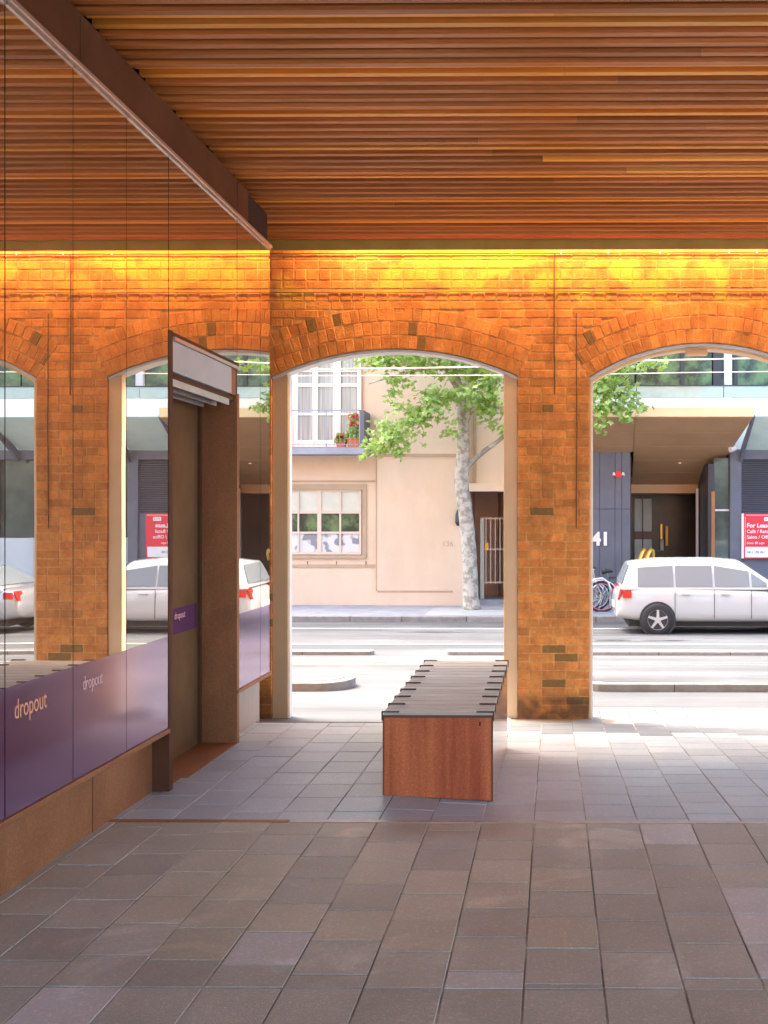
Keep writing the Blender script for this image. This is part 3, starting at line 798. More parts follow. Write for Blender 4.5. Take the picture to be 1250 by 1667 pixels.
MB().box(PX_(613)-.002, PX_(613)+.03, YB-.106, YB-.09, PZ(962), PZ(744)).build('pilaster_edge', M_peach_d, pb)
MB().box(PX_(752), PX_(763), YB-.13, YB-.09, PZ(800), 9).build('downpipe', M_peach_d, pb)
MB().box(PX_(770), PX_(775), YB, YB+.035, PZ(786), PZ(660)).build('moulding', M_peach_d, pb)
MB().box(PX_(775), XR, YB+.005, YB+.035, PZ(666), PZ(661)).build('moulding', M_peach_d, pb)
MB().box(XL, PX_(611), YB-.02, YB, PZ(784)-.01, PZ(784)+.03).build('moulding', M_peach_d, pb)
MB().box(XL, PX_(611), YB-.02, YB, PZ(924), PZ(919)).build('moulding', M_peach_d, pb)
for px in (500, 547, 595):
    MB().box(PX_(px), PX_(px)+.02, YB-.012, YB, PZ(921), PZ(914)).build('apron_joint', M_cable, pb)
# sash window
W = MB().box(wx0-.14, wx1+.14, YB+.075, YB+.12, wz0-.02, wz1+.14).build('window_surround', M_peach_d, pb)
wn = MB()
wn.box(wx0, wx1, YB+.02, YB+.07, wz0, wz0+.07); wn.box(wx0, wx1, YB+.02, YB+.07, wz1-.05, wz1)
wn.box(wx0, wx0+.05, YB+.02, YB+.07, wz0+.07, wz1-.05); wn.box(wx1-.06, wx1, YB+.02, YB+.07, wz0+.07, wz1-.05)
M_wtan = mat('tan_window_paint', (.62,.53,.43), .5)
wf = wn.build('window', M_wtan, pb)
MB().box(wx0-.14, PX_(597), YB-.06, YB+.03, PZ(909), PZ(904)).build('sill', M_peach_d, wf)
for nm, bb in (('surround_side', (PX_(590), PX_(597), PZ(904), PZ(788))),):
    MB().box(bb[0], bb[1], YB-.03, YB+.018, bb[2], PZ(797)-.001).build(nm, M_peach_d, wf)
MB().box(wx0-.14, PX_(597), YB-.03, YB+.02, PZ(797), PZ(788)).build('surround_head', M_peach_d, wf)
# columns of panes: edges in the photograph
pcx = [(455, 484), (486.5, 516), (522.5, 552), (555, 585)]
prz = [(831, 799.5), (865.5, 836), (900, 869)]
for ci, (pa, pc) in enumerate(pcx):
    for ri, (za, zb_) in enumerate(prz):
        mt = (M_blind, M_glassgr, M_swirl)[ri]
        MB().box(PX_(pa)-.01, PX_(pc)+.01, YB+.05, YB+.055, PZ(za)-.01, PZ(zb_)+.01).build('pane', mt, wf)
for (pa, pb_, t) in ((484, 486.5, .03), (552, 555, .03), (516, 522.5, .0)):
    MB().box(PX_(pa), PX_(pb_), YB+.015-t*.2, YB+.06, wz0+.06, wz1-.04).build('glazing_bar', M_wtan, wf)
for (za, zb_) in ((836, 831), (869, 865.5)):
    MB().box(wx0+.04, wx1-.04, YB+.018, YB+.06, PZ(za), PZ(zb_)).build('glazing_bar', M_wtan, wf)
# balcony doors
bd = MB(); zt = dz1
bd.box(dx0-.05, dx1+.05, YB+.12, YB+.16, dz0, dz0+.12)
bdo = bd.build('balcony_door', M_wframe, pb)
dc = [(482.5, 507), (515.5, 541), (553, 580)]
for pa, pc in ((472, 482.5), (507, 515.5), (541, 553), (580, 586)):
    MB().box(PX_(pa), PX_(pc)-.001, YB+.10, YB+.17, dz0+.12, dz1).build('door_stile', M_wframe, bdo)
for (pa, pc) in dc:
    for (za, zb_) in ((602, 560), (623, 604), (671, 628), (715, 675)):
        MB().box(PX_(pa)-.02, PX_(pc)+.02, YB+.14, YB+.145, PZ(za)-.02, PZ(zb_)+.02).build('pane', M_curtain, bdo)
    for (za, zb_) in ((604, 602), (628, 623), (675, 671)):
        MB().box(PX_(pa), PX_(pc), YB+.11, YB+.16, PZ(za), PZ(zb_)).build('door_rail', M_wframe, bdo)
MB().box(PX_(589)-.02, PX_(589)+.02, YB-.04, YB, PZ(668), 8).build('downpipe', M_pink, pb)
# balcony
YBL = YB-.75
bx = lambda p: X_(p, YBL); bz = lambda p: Z_(p, YBL)
bl = MB().box(-12.0, bx(594), YBL, YB, bz(739), bz(728.5)).build('balcony', mat('blue_grey_slab', (.25,.275,.33), .7, (.31,.335,.39), 3, 4), pb)
MB().box(-12.0, bx(586), YBL+.03, YB-.01, bz(728.5), bz(727)).build('balcony_floor', M_terr, bl)
MB().box(bx(586), bx(593), YBL-.01, YBL+.05, bz(728), bz(668)).build('balcony_post', M_bluegrey, bl)
MB().box(bx(587), bx(593), YBL+.05, YB-.02, bz(728), bz(668)).build('side_screen', M_bluegrey, bl)
M_rail = mat('grey_rail', (.30,.33,.40), .4)
MB().box(-12, bx(588), YBL+.01, YBL+.035, bz(668.5), bz(666.5)).build('railing_rail', M_rail, bl)
MB().box(-12, bx(588), YBL+.01, YBL+.03, bz(724), bz(723)).build('railing_rail', M_rail, bl)
for px in (431, 452, 474, 530.5, 585):
    MB().box(bx(px)-.014, bx(px)+.014, YBL+.01, YBL+.04, bz(728), bz(667)).build('railing_post', M_rail, bl)
q = 435.0
while q < 586:
    MB().box(bx(q)-.004, bx(q)+.004, YBL+.015, YBL+.025, bz(728), bz(667)).build('railing_bar', M_rail, bl); q += 8.4
# potted geraniums
def flowerpot(p0, p1, ptop, lab, tallf):
    e = empty('flower_pot', (bx((p0+p1)/2), YBL+.3, bz(728)), lab, 'plant', 'potted geraniums on the balcony')
    x0, x1, z0, z1 = bx(p0), bx(p1), bz(727), bz(ptop)
    yc = YBL+.28; hy = .14
    MB().hexa([(x0+.02,yc-hy+.02,z0),(x1-.02,yc-hy+.02,z0),(x1-.02,yc+hy-.02,z0),(x0+.02,yc+hy-.02,z0),(x0,yc-hy,z1),(x1,yc-hy,z1),(x1,yc+hy,z1),(x0,yc+hy,z1)]).build('pot', M_terr, e, bevel=.01)
    MB().box(x0-.012, x1+.012, yc-hy-.012, yc+hy+.012, z1-.04, z1).build('pot_rim', M_terr, e, bevel=.006)
    lv = MB(); fw = MB(); rr = random.Random(int(p0))
    for i in range(260):
        u = rr.uniform(-.5, .5); h = rr.random()**1.2*tallf
        c = Vector(((x0+x1)/2+u*(x1-x0)*1.3*(1-.5*h/tallf), yc+rr.uniform(-.17, .15), z1+h*1.0))
        s = rr.uniform(.03, .055); n = Vector((rr.uniform(-1,1), rr.uniform(-1,.3), rr.uniform(-.2,1))).normalized()
        a_ = n.orthogonal().normalized(); b_ = n.cross(a_)
        pts = [c+(a_*math.cos(t)+b_*math.sin(t))*s for t in [2*PI*i_/6 for i_ in range(6)]]
        (fw if (h > tallf*.5 and rr.random() < .5) else lv).poly(pts)
    tag(lv.build('leaves', M_leaf, e), kind='stuff'); tag(fw.build('flowers', M_flower, e), kind='stuff')
flowerpot(544, 559, 717, 'smaller terracotta pot of geraniums on the balcony, left of the two', .18)
flowerpot(562, 583, 712, 'larger terracotta pot of red flowering geraniums beside the balcony post', .62)
# street number and wall lamp
text('street_number', '136', .20, (PX_(720), YB-.104, PZ(889)), (PI/2, 0, 0), mat('number_paint', (.50,.34,.26), .8), pb, .003)
lp = empty('wall_lantern', (PX_(748), YB-.1, PZ(840)), 'small black lantern on the peach wall behind the tree trunk', 'lantern')
MB().tube([(PX_(747),YB-.16,PZ(856)),(PX_(747),YB-.16,PZ(850)),(PX_(747),YB-.16,PZ(836)),(PX_(747),YB-.16,PZ(829))], [.04,.085,.07,.03], 8).build('lantern_body', M_bikeblk, lp)
MB().box(PX_(747)-.02, PX_(747)+.02, YB-.13, YB-.1, PZ(845), PZ(838)).build('lantern_arm', M_bikeblk, lp)
# porch recess with white gate
xp0 = PX_(765)
MB().box(xp0, XR, YB+1.5, YB+1.6, ZPV-.1, PZ(800)).build('porch_back_wall', M_pink, pb)
MB().box(xp0-.1, xp0, YB+.03, YB+1.6, ZPV-.1, PZ(800)).build('porch_side_wall', M_pink, pb)
MB().box(xp0, XR, YB+.1, YB+1.6, PZ(800), PZ(795)).build('porch_soffit', M_pink, pb)
MB().box(PX_(765)-.02, XR-.3, YB-.12, YB+.03, PZ(800), PZ(787)).build('lintel', M_peach, pb)
MB().box(PX_(806), PX_(807), YB+1.0, YB+1.5, ZPV-.1, PZ(800)).build('porch_return', M_pink, pb)
MB().box(xp0, XR, YB+.2, YB+1.5, ZPV, ZPV+.12).build('step', M_pave, pb)
gt = empty('gate', (PX_(800), YB+.5, ZPV), 'pale vertical bar gate across the dark porch behind the tree', 'gate')
yq = YB+.5; gx = lambda p: X_(p, yq); gz = lambda p: Z_(p, yq)
MB().box(gx(785)-.05, gx(785)+.05, yq-.05, yq+.05, ZPV+.12, gz(843)).build('gate_post', mat('sage_post', (.42,.45,.40), .5), gt)
M_gw = mat('gate_white', (.50,.43,.37), .5)
for zz in (844, 894, 948):
    MB().box(gx(786), gx(838), yq-.012, yq+.012, gz(zz)-.018, gz(zz)+.018).build('gate_rail', M_gw, gt)
for i in range(7):
    xx_ = gx(791+i*7.6)
    MB().box(xx_-.012, xx_+.012, yq-.01, yq+.01, gz(951), gz(842)).build('gate_bar', M_gw, gt)
MB().box(gx(790), gx(795), yq-.03, yq+.0, gz(896), gz(884)).build('lock', M_brass, gt)

# ================================================================= FAR SIDE: OFFICE BUILDING
ob = empty('office_building', (PX_(1100), YB, ZPV), 'slate blue office building with bronze entrance canopy and glass upper floor', 'building')
def ob_box(x0, x1, y0, y1, z0, z1, name, mt, parent=None, bevel=0): return MB().box(x0, x1, y0, y1, z0, z1).build(name, mt, parent or ob, bevel=bevel)
OX0 = XR+.004
ZS0, ZS1 = Z_(672, YB), Z_(649, YB)
# number wall
XA = PX_(1026)
for i, (pa, pc) in enumerate(((846.2, 903), (903.4, 960), (960.4, 976), (976.4, 1001), (1001.4, 1012), (1012.4, 1026))):
    for (za, zb_) in ((1000, 829), (828.2, 660)):
        ob_box(PX_(pa), PX_(pc)-.004, YB, YB+.25, max(ZPV-.2, PZ(za)), PZ(zb_), 'cladding_panel', M_bluegrey)
ob_box(XA, XA+.02, YB+.0, YB+2.6, ZPV-.2, 3.2, 'entrance_side_wall', M_navy)
text('street_number', '41', .47, (PX_(963), YB-.03, PZ(887)), (PI/2, 0, 0), M_signw, ob, .02, bold=.018)
fb = ob_box(PX_(1002), PX_(1011), YB-.05, YB, PZ(777), PZ(767), 'fire_bell', M_red)
for px in (999, 1014): 
    MB().tube([(PX_(px),YB-.06,PZ(774)),(PX_(px),YB-.06,PZ(769))], [.05,.02], 8).build('bell_lamp', M_signw, fb)
# bronze canopy: rising outwards
YCF, YCB = 22.3, 25.8
zf_, zw_, zbk = Z_(678, YCF), Z_(738, YB), Z_(789, YCB)
xcr_f, xcr_b = X_(1227, YCF), X_(1152, YCB)
xcl = OX0+.2
cp = empty('canopy', (X_(1100,YCF), YCF, zf_), 'bronze underside canopy with gold edge over the office entrance', 'canopy')
def zs_(y): return zf_+(zbk-zf_)*(y-YCF)/(YCB-YCF)
def xr_(y): return xcr_f+(xcr_b-xcr_f)*(y-YCF)/(YCB-YCF)
nrow = 5
xdiv = lambda y: X_(1034, YCF)+(X_(1028, YCB)-X_(1034, YCF))*(y-YCF)/(YCB-YCF)
for r_ in range(nrow):
    ya_ = YCF+.05+(YCB-YCF-.05)*r_/nrow; yb_ = YCF+.05+(YCB-YCF-.05)*(r_+1)/nrow-.012
    for side in (0, 1):
        if side == 0 and ya_ > YB: continue
        yb2 = min(yb_, YB) if side == 0 else yb_
        x0a = xcl if side == 0 else xdiv(ya_)+.006; x1a = xdiv(ya_)-.006 if side == 0 else xr_(ya_)
        x0b = xcl if side == 0 else xdiv(yb2)+.006; x1b = xdiv(yb2)-.006 if side == 0 else xr_(yb2)
        MB().hexa([(x0a,ya_,zs_(ya_)),(x1a,ya_,zs_(ya_)),(x1b,yb2,zs_(yb2)),(x0b,yb2,zs_(yb2)),
                   (x0a,ya_,zs_(ya_)+.04),(x1a,ya_,zs_(ya_)+.04),(x1b,yb2,zs_(yb2)+.04),(x0b,yb2,zs_(yb2)+.04)]).build('soffit_panel', M_bronze, cp)
MB().hexa([(xcl,YCF,zf_-.005),(xcr_f,YCF,zf_-.005),(xcr_f,YCF+.05,zf_-.005),(xcl,YCF+.05,zf_-.005),
           (xcl,YCF,zf_+.20),(xcr_f,YCF,zf_+.22),(xcr_f,YCF+.05,zf_+.22),(xcl,YCF+.05,zf_+.20)]).build('edge_fascia', M_gold, cp)
MB().hexa([(xcl,YCF+.05,zf_+.05),(xcr_f,YCF+.05,zf_+.05),(xr_(YB),YB,zs_(YB)+.05),(xcl,YB,zs_(YB)+.05),
           (xcl,YCF+.05,zf_+.20),(xcr_f,YCF+.05,zf_+.20),(xr_(YB),YB,zf_+.2),(xcl,YB,zf_+.2)]).build('canopy_body', M_gold, cp)
dl = MB().cyl((X_(1106,24.6), 24.6, zs_(24.6)-.004), (X_(1106,24.6), 24.6, zs_(24.6)+.02), .05, 12)
dl.build('downlight', M_lens, cp)
# inner lower soffit and vestibule
YV = 27.2
ob_box(X_(1024,YCB), X_(1136,YCB), YCB, YV, Z_(803, YCB), Z_(788, YCB)+.2, 'inner_soffit', M_bronze)
ob_box(XA, PX_(1240), YV, YV+.1, ZPV-.1, 3.6, 'vestibule_back', mat('dark_vestibule', (.045,.032,.026), .25, (.06,.045,.035), 2, 4))
ob_box(X_(1136,YCB), X_(1152,YCB)+.6, YCB, YCB+.1, ZPV-.1, 3.6, 'navy_return', M_navy)
vx = lambda p: X_(p, YV-.1)
vz = lambda p: Z_(p, YV-.1)
gd = ob_box(vx(1033), vx(1061), YV-.06, YV-.03, ZPV, vz(812), 'glass_door', mat('pale_door_glass', (.50,.56,.53), .2, (.40,.46,.44), 1.4, 3))
ob_box(vx(1046)-.015, vx(1046)+.015, YV-.10, YV-.06, ZPV, vz(808), 'door_stile', M_navy, gd)
ob_box(vx(1033), vx(1061), YV-.065, YV-.06, vz(878), vz(865), 'door_band', mat('brown_band', (.20,.10,.07), .5), gd)
ob_box(vx(1075), vx(1078), YV-.10, YV-.05, vz(880), vz(853), 'intercom', M_brass, ob)
ob_box(vx(1083), vx(1087), YV-.14, YV-.09, vz(888), vz(856), 'door_pull', mat('amber_strip', (.9,.48,.08), .3), ob)
ob_box(vx(1075), vx(1080), YV-.10, YV-.05, vz(896), vz(878), 'notice', M_hood, ob)
for px in (1134, 1160):
    ob_box(X_(px,25.5)-.03, X_(px,25.5)+.03, 25.4, 25.5, ZPV-.1, Z_(795,25.5), 'metal_jamb', M_mull if px == 1134 else M_chrome, ob)
# brass handrails
hr = empty('handrail', (X_(1040,23.6), 23.6, ZPV), 'pair of gold handrails sloping up at the office entrance', 'handrail')
for px in (1033, 1044):
    p = lambda a, b, Y: at(a, b, Y)
    MB().tube([p(px-4,942,23.0), p(px+1,930,23.05), p(px+12,900,23.3), p(px+15,895,23.35), p(px+18,896,23.4), p(px+19,902,23.42), p(px+17,912,23.42)], .055, 8).build('rail', M_brass, hr, smooth=True)
MB().tube([at(1028,944,23.0), at(1048,940,23.0)], .06, 8).build('rail_foot', M_brass, hr)
# display window, columns, louvre panel
ob_box(PX_(1153), PX_(1163), YB+.05, YB+1.6, ZPV-.1, PZ(755), 'window_mullion', M_darkmull)
dw = ob_box(PX_(1163), PX_(1188), YB+.10, YB+.13, ZPV-.1, PZ(745), 'display_window', M_glassdk)
ob_box(PX_(1163), PX_(1188), YB+.06, YB+.10, PZ(832), PZ(829), 'transom', M_mull, dw)
ob_box(PX_(1158), PX_(1164), YB+.02, YB+.12, ZPV-.1, PZ(800), 'window_frame', M_corten, dw)
ob_box(PX_(1188), PX_(1206), YB-.06, YB+.25, ZPV-.1, PZ(736), 'column', M_bluegrey)
XE = 17.0
ob_box(PX_(1190), XE, YB-.08, YB+.25, PZ(748), PZ(732), 'header_beam', M_bluegrey)
lv0, lv1 = PX_(1206), PX_(1283)
lp_ = ob_box(lv0, lv1, YB+.05, YB+.25, PZ(836), PZ(748), 'louvre_panel', M_navy)
zz = PZ(835)
while zz < PZ(750):
    MB().hexa([(lv0,YB-.02,zz),(lv1,YB-.02,zz),(lv1,YB+.05,zz+.02),(lv0,YB+.05,zz+.02),(lv0,YB-.02,zz+.012),(lv1,YB-.02,zz+.012),(lv1,YB+.05,zz+.034),(lv0,YB+.05,zz+.034)]).build('louvre_blade', M_bluegrey, lp_)
    zz += .048
ob_box(lv0, lv1, YB, YB+.25, ZPV-.2, PZ(836), 'lower_panel', M_bluegrey)
ob_box(lv1, lv1+.25, YB-.06, YB+.25, ZPV-.2, PZ(748), 'column', M_bluegrey)
# next bays (seen only in the mirror glass)
xb = lv1+.25
M_pan = mat('pale_panel', (.52,.58,.62), .5, (.6,.65,.68), 1, 3)
while xb < XE-1:
    ob_box(xb, xb+1.0, YB+.02, YB+.2, ZPV-.2, ZPV+1.75, 'pale_panel', M_pan)
    ob_box(xb, xb+2.1, YB+.12, YB+.15, ZPV+1.76, PZ(748), 'display_window', M_glassdk)
    ob_box(xb+1.0, xb+1.1, YB-.02, YB+.2, ZPV-.2, PZ(748), 'window_mullion', M_darkmull)
    ob_box(xb+1.1, xb+2.1, YB+.02, YB+.2, ZPV-.2, ZPV+1.75, 'pale_panel', M_pan)
    ob_box(xb+2.1, xb+2.45, YB-.06, YB+.25, ZPV-.2, PZ(748), 'column', M_concr if xb > 8 else M_bluegrey)
    xb += 2.45
# slab and upper glazing
ob_box(OX0, XE, YB-.15, YB+.6, PZ(690), PZ(649), 'floor_slab', M_concr)
ob_box(OX0, XE, YB+.1, YB+.6, PZ(732), PZ(690), 'wall', M_concr)
ob_box(OX0, XE, YB+.1, YB+.6, 11, 12, 'roof_slab', M_concr)
YU = YB+.25
ux = lambda p: X_(p, YU)
uz = lambda p: Z_(p, YU)
bays = [846, 900, 958, 1034, 1108, 1160, 1196, 1280, 1330, 1400, 1480, 1560, 1640, 1720, 1800, 1900]
for a_, b_ in zip(bays[:-1], bays[1:]):
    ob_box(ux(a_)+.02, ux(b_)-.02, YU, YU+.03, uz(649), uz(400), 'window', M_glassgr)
for px, w_, mt in ((960,4,M_darkmull),(1038,2,M_darkmull),(1110,6,M_darkmull),(1167,13,M_darkmull),(1184,12,M_mull),(1197,6,M_darkmull),(1282,12,M_mull),(1402,12,M_mull),(1560,12,M_mull)):
    ob_box(ux(px-w_/2), ux(px+w_/2), YU-(.10 if mt is M_mull else .05), YU+.02, uz(649), uz(400), 'mullion', mt)
a_ = 846
for b_ in (1036, 1178, 1280, 1400, 1560, 1700):
    g_ = MB().box(X_(a_,YB-.1)+.01, X_(b_,YB-.1)-.01, YB-.10, YB-.088, PZ(648), PZ(630)).build('glass_balustrade', M_glassbal, ob)
    MB().box(X_(a_,YB-.1), X_(b_,YB-.1), YB-.115, YB-.075, PZ(630), PZ(628)).build('handrail', M_darkmull, g_)
    a_ = b_
ob_box(OX0, XE, YB+.6, YB+6, 3.8, 11.9, 'interior', M_void)
ob_box(OX0, XA-.02, YB+.6, YB+6, ZPV, 3.8, 'interior', M_void)
ob_box(PX_(1240)+.02, XE, YB+.6, YB+6, ZPV, 3.8, 'interior', M_void)
# glass awning on curved brackets
aw = empty('glass_awning', (X_(1290,23), YB, 3.2), 'frosted pale green glass awning on curved dark steel brackets', 'awning')
YA0, YA1 = YB-.1, 22.4
za0, za1 = Z_(734, YA0), Z_(678, YA1)
xa = X_(1207, YA0); i = 0
while xa < XE:
    w_ = 1.45
    MB().hexa([(xa+.05,YA1,za1),(xa+w_-.05,YA1,za1),(xa+w_-.05,YA0,za0+.02),(xa+.05,YA0,za0+.02),(xa+.05,YA1,za1+.015),(xa+w_-.05,YA1,za1+.015),(xa+w_-.05,YA0,za0+.035),(xa+.05,YA0,za0+.035)]).build('glass_sheet', M_awn, aw)
    pts = []
    for t in range(9):
        u = t/8; pts.append((xa-.04, YA0+(YA1-YA0)*u, za0-.02+(za1-za0+.05)*(u**.85)))
    low = [(p[0], p[1], p[2]-.22*(1-j/8)-.05) for j, p in enumerate(pts)]
    MB().prism(pts+low[::-1], (.07, 0, 0)).build('bracket', M_bluegrey, aw)
    xa += w_; i += 1
MB().tube([(X_(1196,YA0), YA0-.1, Z_(731,YA0)), (X_(1186,YA0), YA0-.16, Z_(733,YA0))], [.05,.075], 10).build('spotlight', M_signw, aw)
# lease sign
sg = empty('lease_sign', (PX_(1230), YB-.12, PZ(870)), 'red and white for lease board fixed to the louvred wall', 'sign')
sx0, sx1, sz0, sz1 = PX_(1209), PX_(1268), PZ(908.5), PZ(836)
MB().box(sx0-.05, sx1, YB-.12, YB-.02, sz0, sz1).build('board', M_signw, sg)
MB().box(sx0, sx1, YB-.125, YB-.121, sz0, sz1).build('red_face', M_red, sg)
MB().box(sx0+.035, sx1-.035, YB-.129, YB-.126, sz0+.03, PZ(890)).build('white_field', M_signw, sg)
for bb in ((sx0+.03, sx0+.042, PZ(888), PZ(841)), (sx0+.06, sx1-.03, PZ(839.2), PZ(838.2))):
    MB().box(bb[0], bb[1], YB-.128, YB-.126, bb[2], bb[3]).build('border_line', M_pinklet, sg)
ty = YB-.128
for body, sz_, py_, b_, mt in (('For Lease', .155, 858.5, .004, M_signw), ('Café / Retail', .125, 867.5, .001, M_signw), ('Salon / Office', .125, 876.5, .001, M_signw), ('Area: 80 sqm', .085, 885.3, 0, M_signw), ('0411 192 881', .085, 900.3, .001, M_ink)):
    text('lettering', body, sz_, (sx0+.075, ty-(.003 if mt is M_ink else 0), PZ(py_)), (PI/2, 0, 0), mt, sg, .001, bold=b_)
MB().box(PX_(1242), PX_(1256), ty-.002, ty, PZ(848), PZ(842)).build('emblem', M_signw, sg)
for j in range(3):
    MB().box(PX_(1244+j*4), PX_(1246+j*4), ty-.004, ty-.002, PZ(846), PZ(844)).build('emblem_mark', M_red, sg)

# distant neighbours closing the street
for nm, x0, x1, h, mt, lb in (('terrace_building', -34, XL-.05, 11, M_peach_d, 'plain rendered building beyond the peach one on the left'), ('terrace_building', XE+.05, 40, 13, M_concr, 'plain white building beyond the office block on the right')):
    e = empty(nm, ((x0+x1)/2, YB, ZPV), lb, 'building')
    MB().box(x0, x1, YB, YB+8, ZPV-.2, h).build('wall', mt, e)
    for zz in (1.2, 4.4, 7.6):
        xx_ = x0+1
        while xx_ < x1-1.6:
            wq = MB().box(xx_, xx_+1.2, YB-.03, YB+.02, zz, zz+1.7).build('window', M_wframe, e)
            MB().box(xx_+.08, xx_+1.12, YB-.04, YB-.031, zz+.08, zz+1.62).build('pane', M_glassdk, wq)
            xx_ += 3

# ================================================================= OVERHEAD WIRES
for (pts, Y, r, lb) in (([(430,602),(640,600),(800,597),(960,589),(1100,586),(1250,583)], 16.0, .013, 'upper and thicker of the two pale overhead tram wires'),
                        ([(430,612),(640,611.5),(800,611),(960,609.5),(1100,607),(1250,605)], 16.4, .008, 'lower and thinner of the two overhead tram wires')):
    P_ = [at(*p, Y) for p in pts]
    wire('overhead_wire', [P_[0]+(P_[0]-P_[1])*20] + P_ + [P_[-1]+(P_[-1]-P_[-2])*20], r, M_white, lb, 'wire', 'overhead wires')

# ================================================================= PLANE TREE
tr = empty('plane_tree', (X_(768,22.9), 22.9, ZPV), 'plane tree with mottled pale trunk in front of the peach building', 'tree')
def T(px, py, Y=22.9): return at(px, py, Y)
def crv(pts, rads, name, n=12, sub=3):
    P = []; Rr = []
    for i in range(len(pts)-1):
        p0 = pts[max(i-1,0)]; p1 = pts[i]; p2 = pts[i+1]; p3 = pts[min(i+2,len(pts)-1)]
        for s_ in range(sub):
            t = s_/sub
            q = .5*((2*p1)+(p2-p0)*t+(2*p0-5*p1+4*p2-p3)*t*t+(3*p1-p0-3*p2+p3)*t**3)
            P.append(q); Rr.append((rads[i]*(1-t)+rads[i+1]*t)*random.uniform(.96, 1.04))
    P.append(pts[-1]); Rr.append(rads[-1])
    return MB().tube(P, Rr, n).build(name, M_bark, tr, smooth=True)
base = T(768, 990); base.z = ZPV-.02
crv([base, T(766,970), T(765,930), T(762,880), T(757,830), T(751,790), T(753,752), T(754,720), T(754,690), T(752,660), T(746,630), T(738,600), T(728,560), T(724,480,22.5)],
    [.25,.20,.19,.185,.185,.175,.175,.155,.14,.125,.11,.10,.09,.06], 'trunk')
crv([T(756,764), T(772,748), T(790,733), T(808,720), T(822,708), T(850,680,22.5), T(890,650,22)], [.09,.07,.06,.055,.05,.04,.02], 'branch', 8)
crv([T(754,690), T(763,670), T(770,640), T(774,600), T(790,520,22.4)], [.11,.09,.08,.07,.05], 'branch', 8)
crv([T(749,640), T(735,618), T(722,595), T(700,560,22.3), T(660,500,22)], [.08,.06,.05,.045,.03], 'branch', 8)
crv([T(748,650), T(735,640,22.7), T(700,650,22.4), T(670,690,22.2), T(640,720,22.1)], [.05,.035,.028,.02,.01], 'branch', 6)
crv([T(774,600), T(850,570,22), T(930,590,21.6), T(1000,630,21.3), T(1050,665,21.2)], [.06,.05,.035,.02,.01], 'branch', 6)
crv([T(738,600), T(700,600,22.4), T(650,610,22.2), T(600,625,22)], [.05,.035,.025,.012], 'branch', 6)
leafmesh = []
rl = random.Random(21)
def leaf_pts(s):
    out = []
    for i in range(15):
        a_ = 2*PI*i/15; rr = 1.0 if i % 3 == 0 else (.62 if i % 3 == 1 else .60)
        if i == 8 or i == 7: rr *= .7
        out.append(Vector((math.sin(a_)*rr*s, math.cos(a_)*rr*s, -.25*s*abs(math.sin(a_))*rr)))
    return out
LP = leaf_pts(1.0)
def leaf_faces(mm, M_, s):
    k = len(mm.v); mm.v.append(tuple(M_ @ Vector((0, 0, .05*s))))
    mm.v += [tuple(M_ @ (p*s)) for p in LP]
    for i in range(15): mm.f.append((k, k+1+i, k+1+(i+1) % 15)); mm.t.append(0)
# clusters: px, py, half width px, half height px, depth, count
cl_ = [(640,585,55,18,22.2,230),(700,590,60,22,22.4,230),(610,590,28,16,22.0,60),(760,600,55,28,22.6,260),(795,630,30,40,22.2,220),(790,660,28,28,22.4,120),
       (720,640,40,10,22.3,30),(650,620,30,14,22.1,50),(640,648,12,22,22.1,36),(700,655,20,28,22.1,110),(675,680,28,26,22.0,150),(640,705,34,22,21.9,170),(615,728,26,14,21.9,90),(650,735,16,10,21.9,36),
       (715,680,30,20,22.2,40),(735,705,14,14,22.2,26),(800,690,10,8,22.3,14),(815,700,8,12,22.3,14),(730,650,20,16,22.3,50),(760,640,20,20,22.0,60),(590,745,8,5,21.9,8),
       (985,625,30,34,21.3,190),(1010,650,30,26,21.3,150),(975,668,20,16,21.2,60),(1040,662,20,8,21.2,36),(975,692,14,9,21.2,30),(1010,600,40,14,21.4,90),(1060,590,30,8,21.4,30),(1020,680,12,8,21.2,24),(955,640,25,50,21.4,150),
       (900,600,60,60,21.8,260),(870,660,40,40,21.9,160),
       (700,500,140,70,22.3,420),(850,480,140,70,22.0,420),(620,520,70,40,22.0,160),(980,530,90,50,21.6,240),(780,400,160,60,22.3,350)]
allL = []
for (cx, cy, hx, hy, Y, n) in cl_:
    for i in range(n):
        a_ = rl.gauss(0, .5); b_ = rl.gauss(0, .5)
        px, py = cx+hx*a_, cy+hy*b_
        p = at(px, py, Y+rl.uniform(-.45, .45))
        s = rl.uniform(.055, .115)
        nrm = Vector((rl.uniform(-.9,.9), rl.uniform(-1.2,.5), rl.uniform(.1,1.3))).normalized()
        q = nrm.to_track_quat('Z', 'Y').to_matrix().to_4x4()
        M_ = Matrix.Translation(p) @ q @ Matrix.Rotation(rl.uniform(0, 2*PI), 4, 'Z')
        d = Vector((px-0, py-0, 0))
        seen = (470 < px < 818 and py > 575) or (965 < px < 1245 and py > 575)
        allL.append((seen, s, M_))
allL.sort(key=lambda t: (not t[0], -t[1]))
lm1 = MB(); leaf_faces(lm1, Matrix.Identity(4), 1.0)
proto = lm1.build('leaf', M_leaf, tr)
base_loc = Vector(tr.location)
for i, (seen, s, M_) in enumerate(allL[:290]):
    o = proto if i == 0 else proto.copy()
    if i: C.objects.link(o)
    o.parent = tr; o.matrix_local = Matrix.Translation(-base_loc) @ M_ @ Matrix.Scale(s, 4)
mm = MB()
for seen, s, M_ in allL[290:]: leaf_faces(mm, M_, s)
tag(mm.build('foliage', M_leaf, tr), kind='stuff')

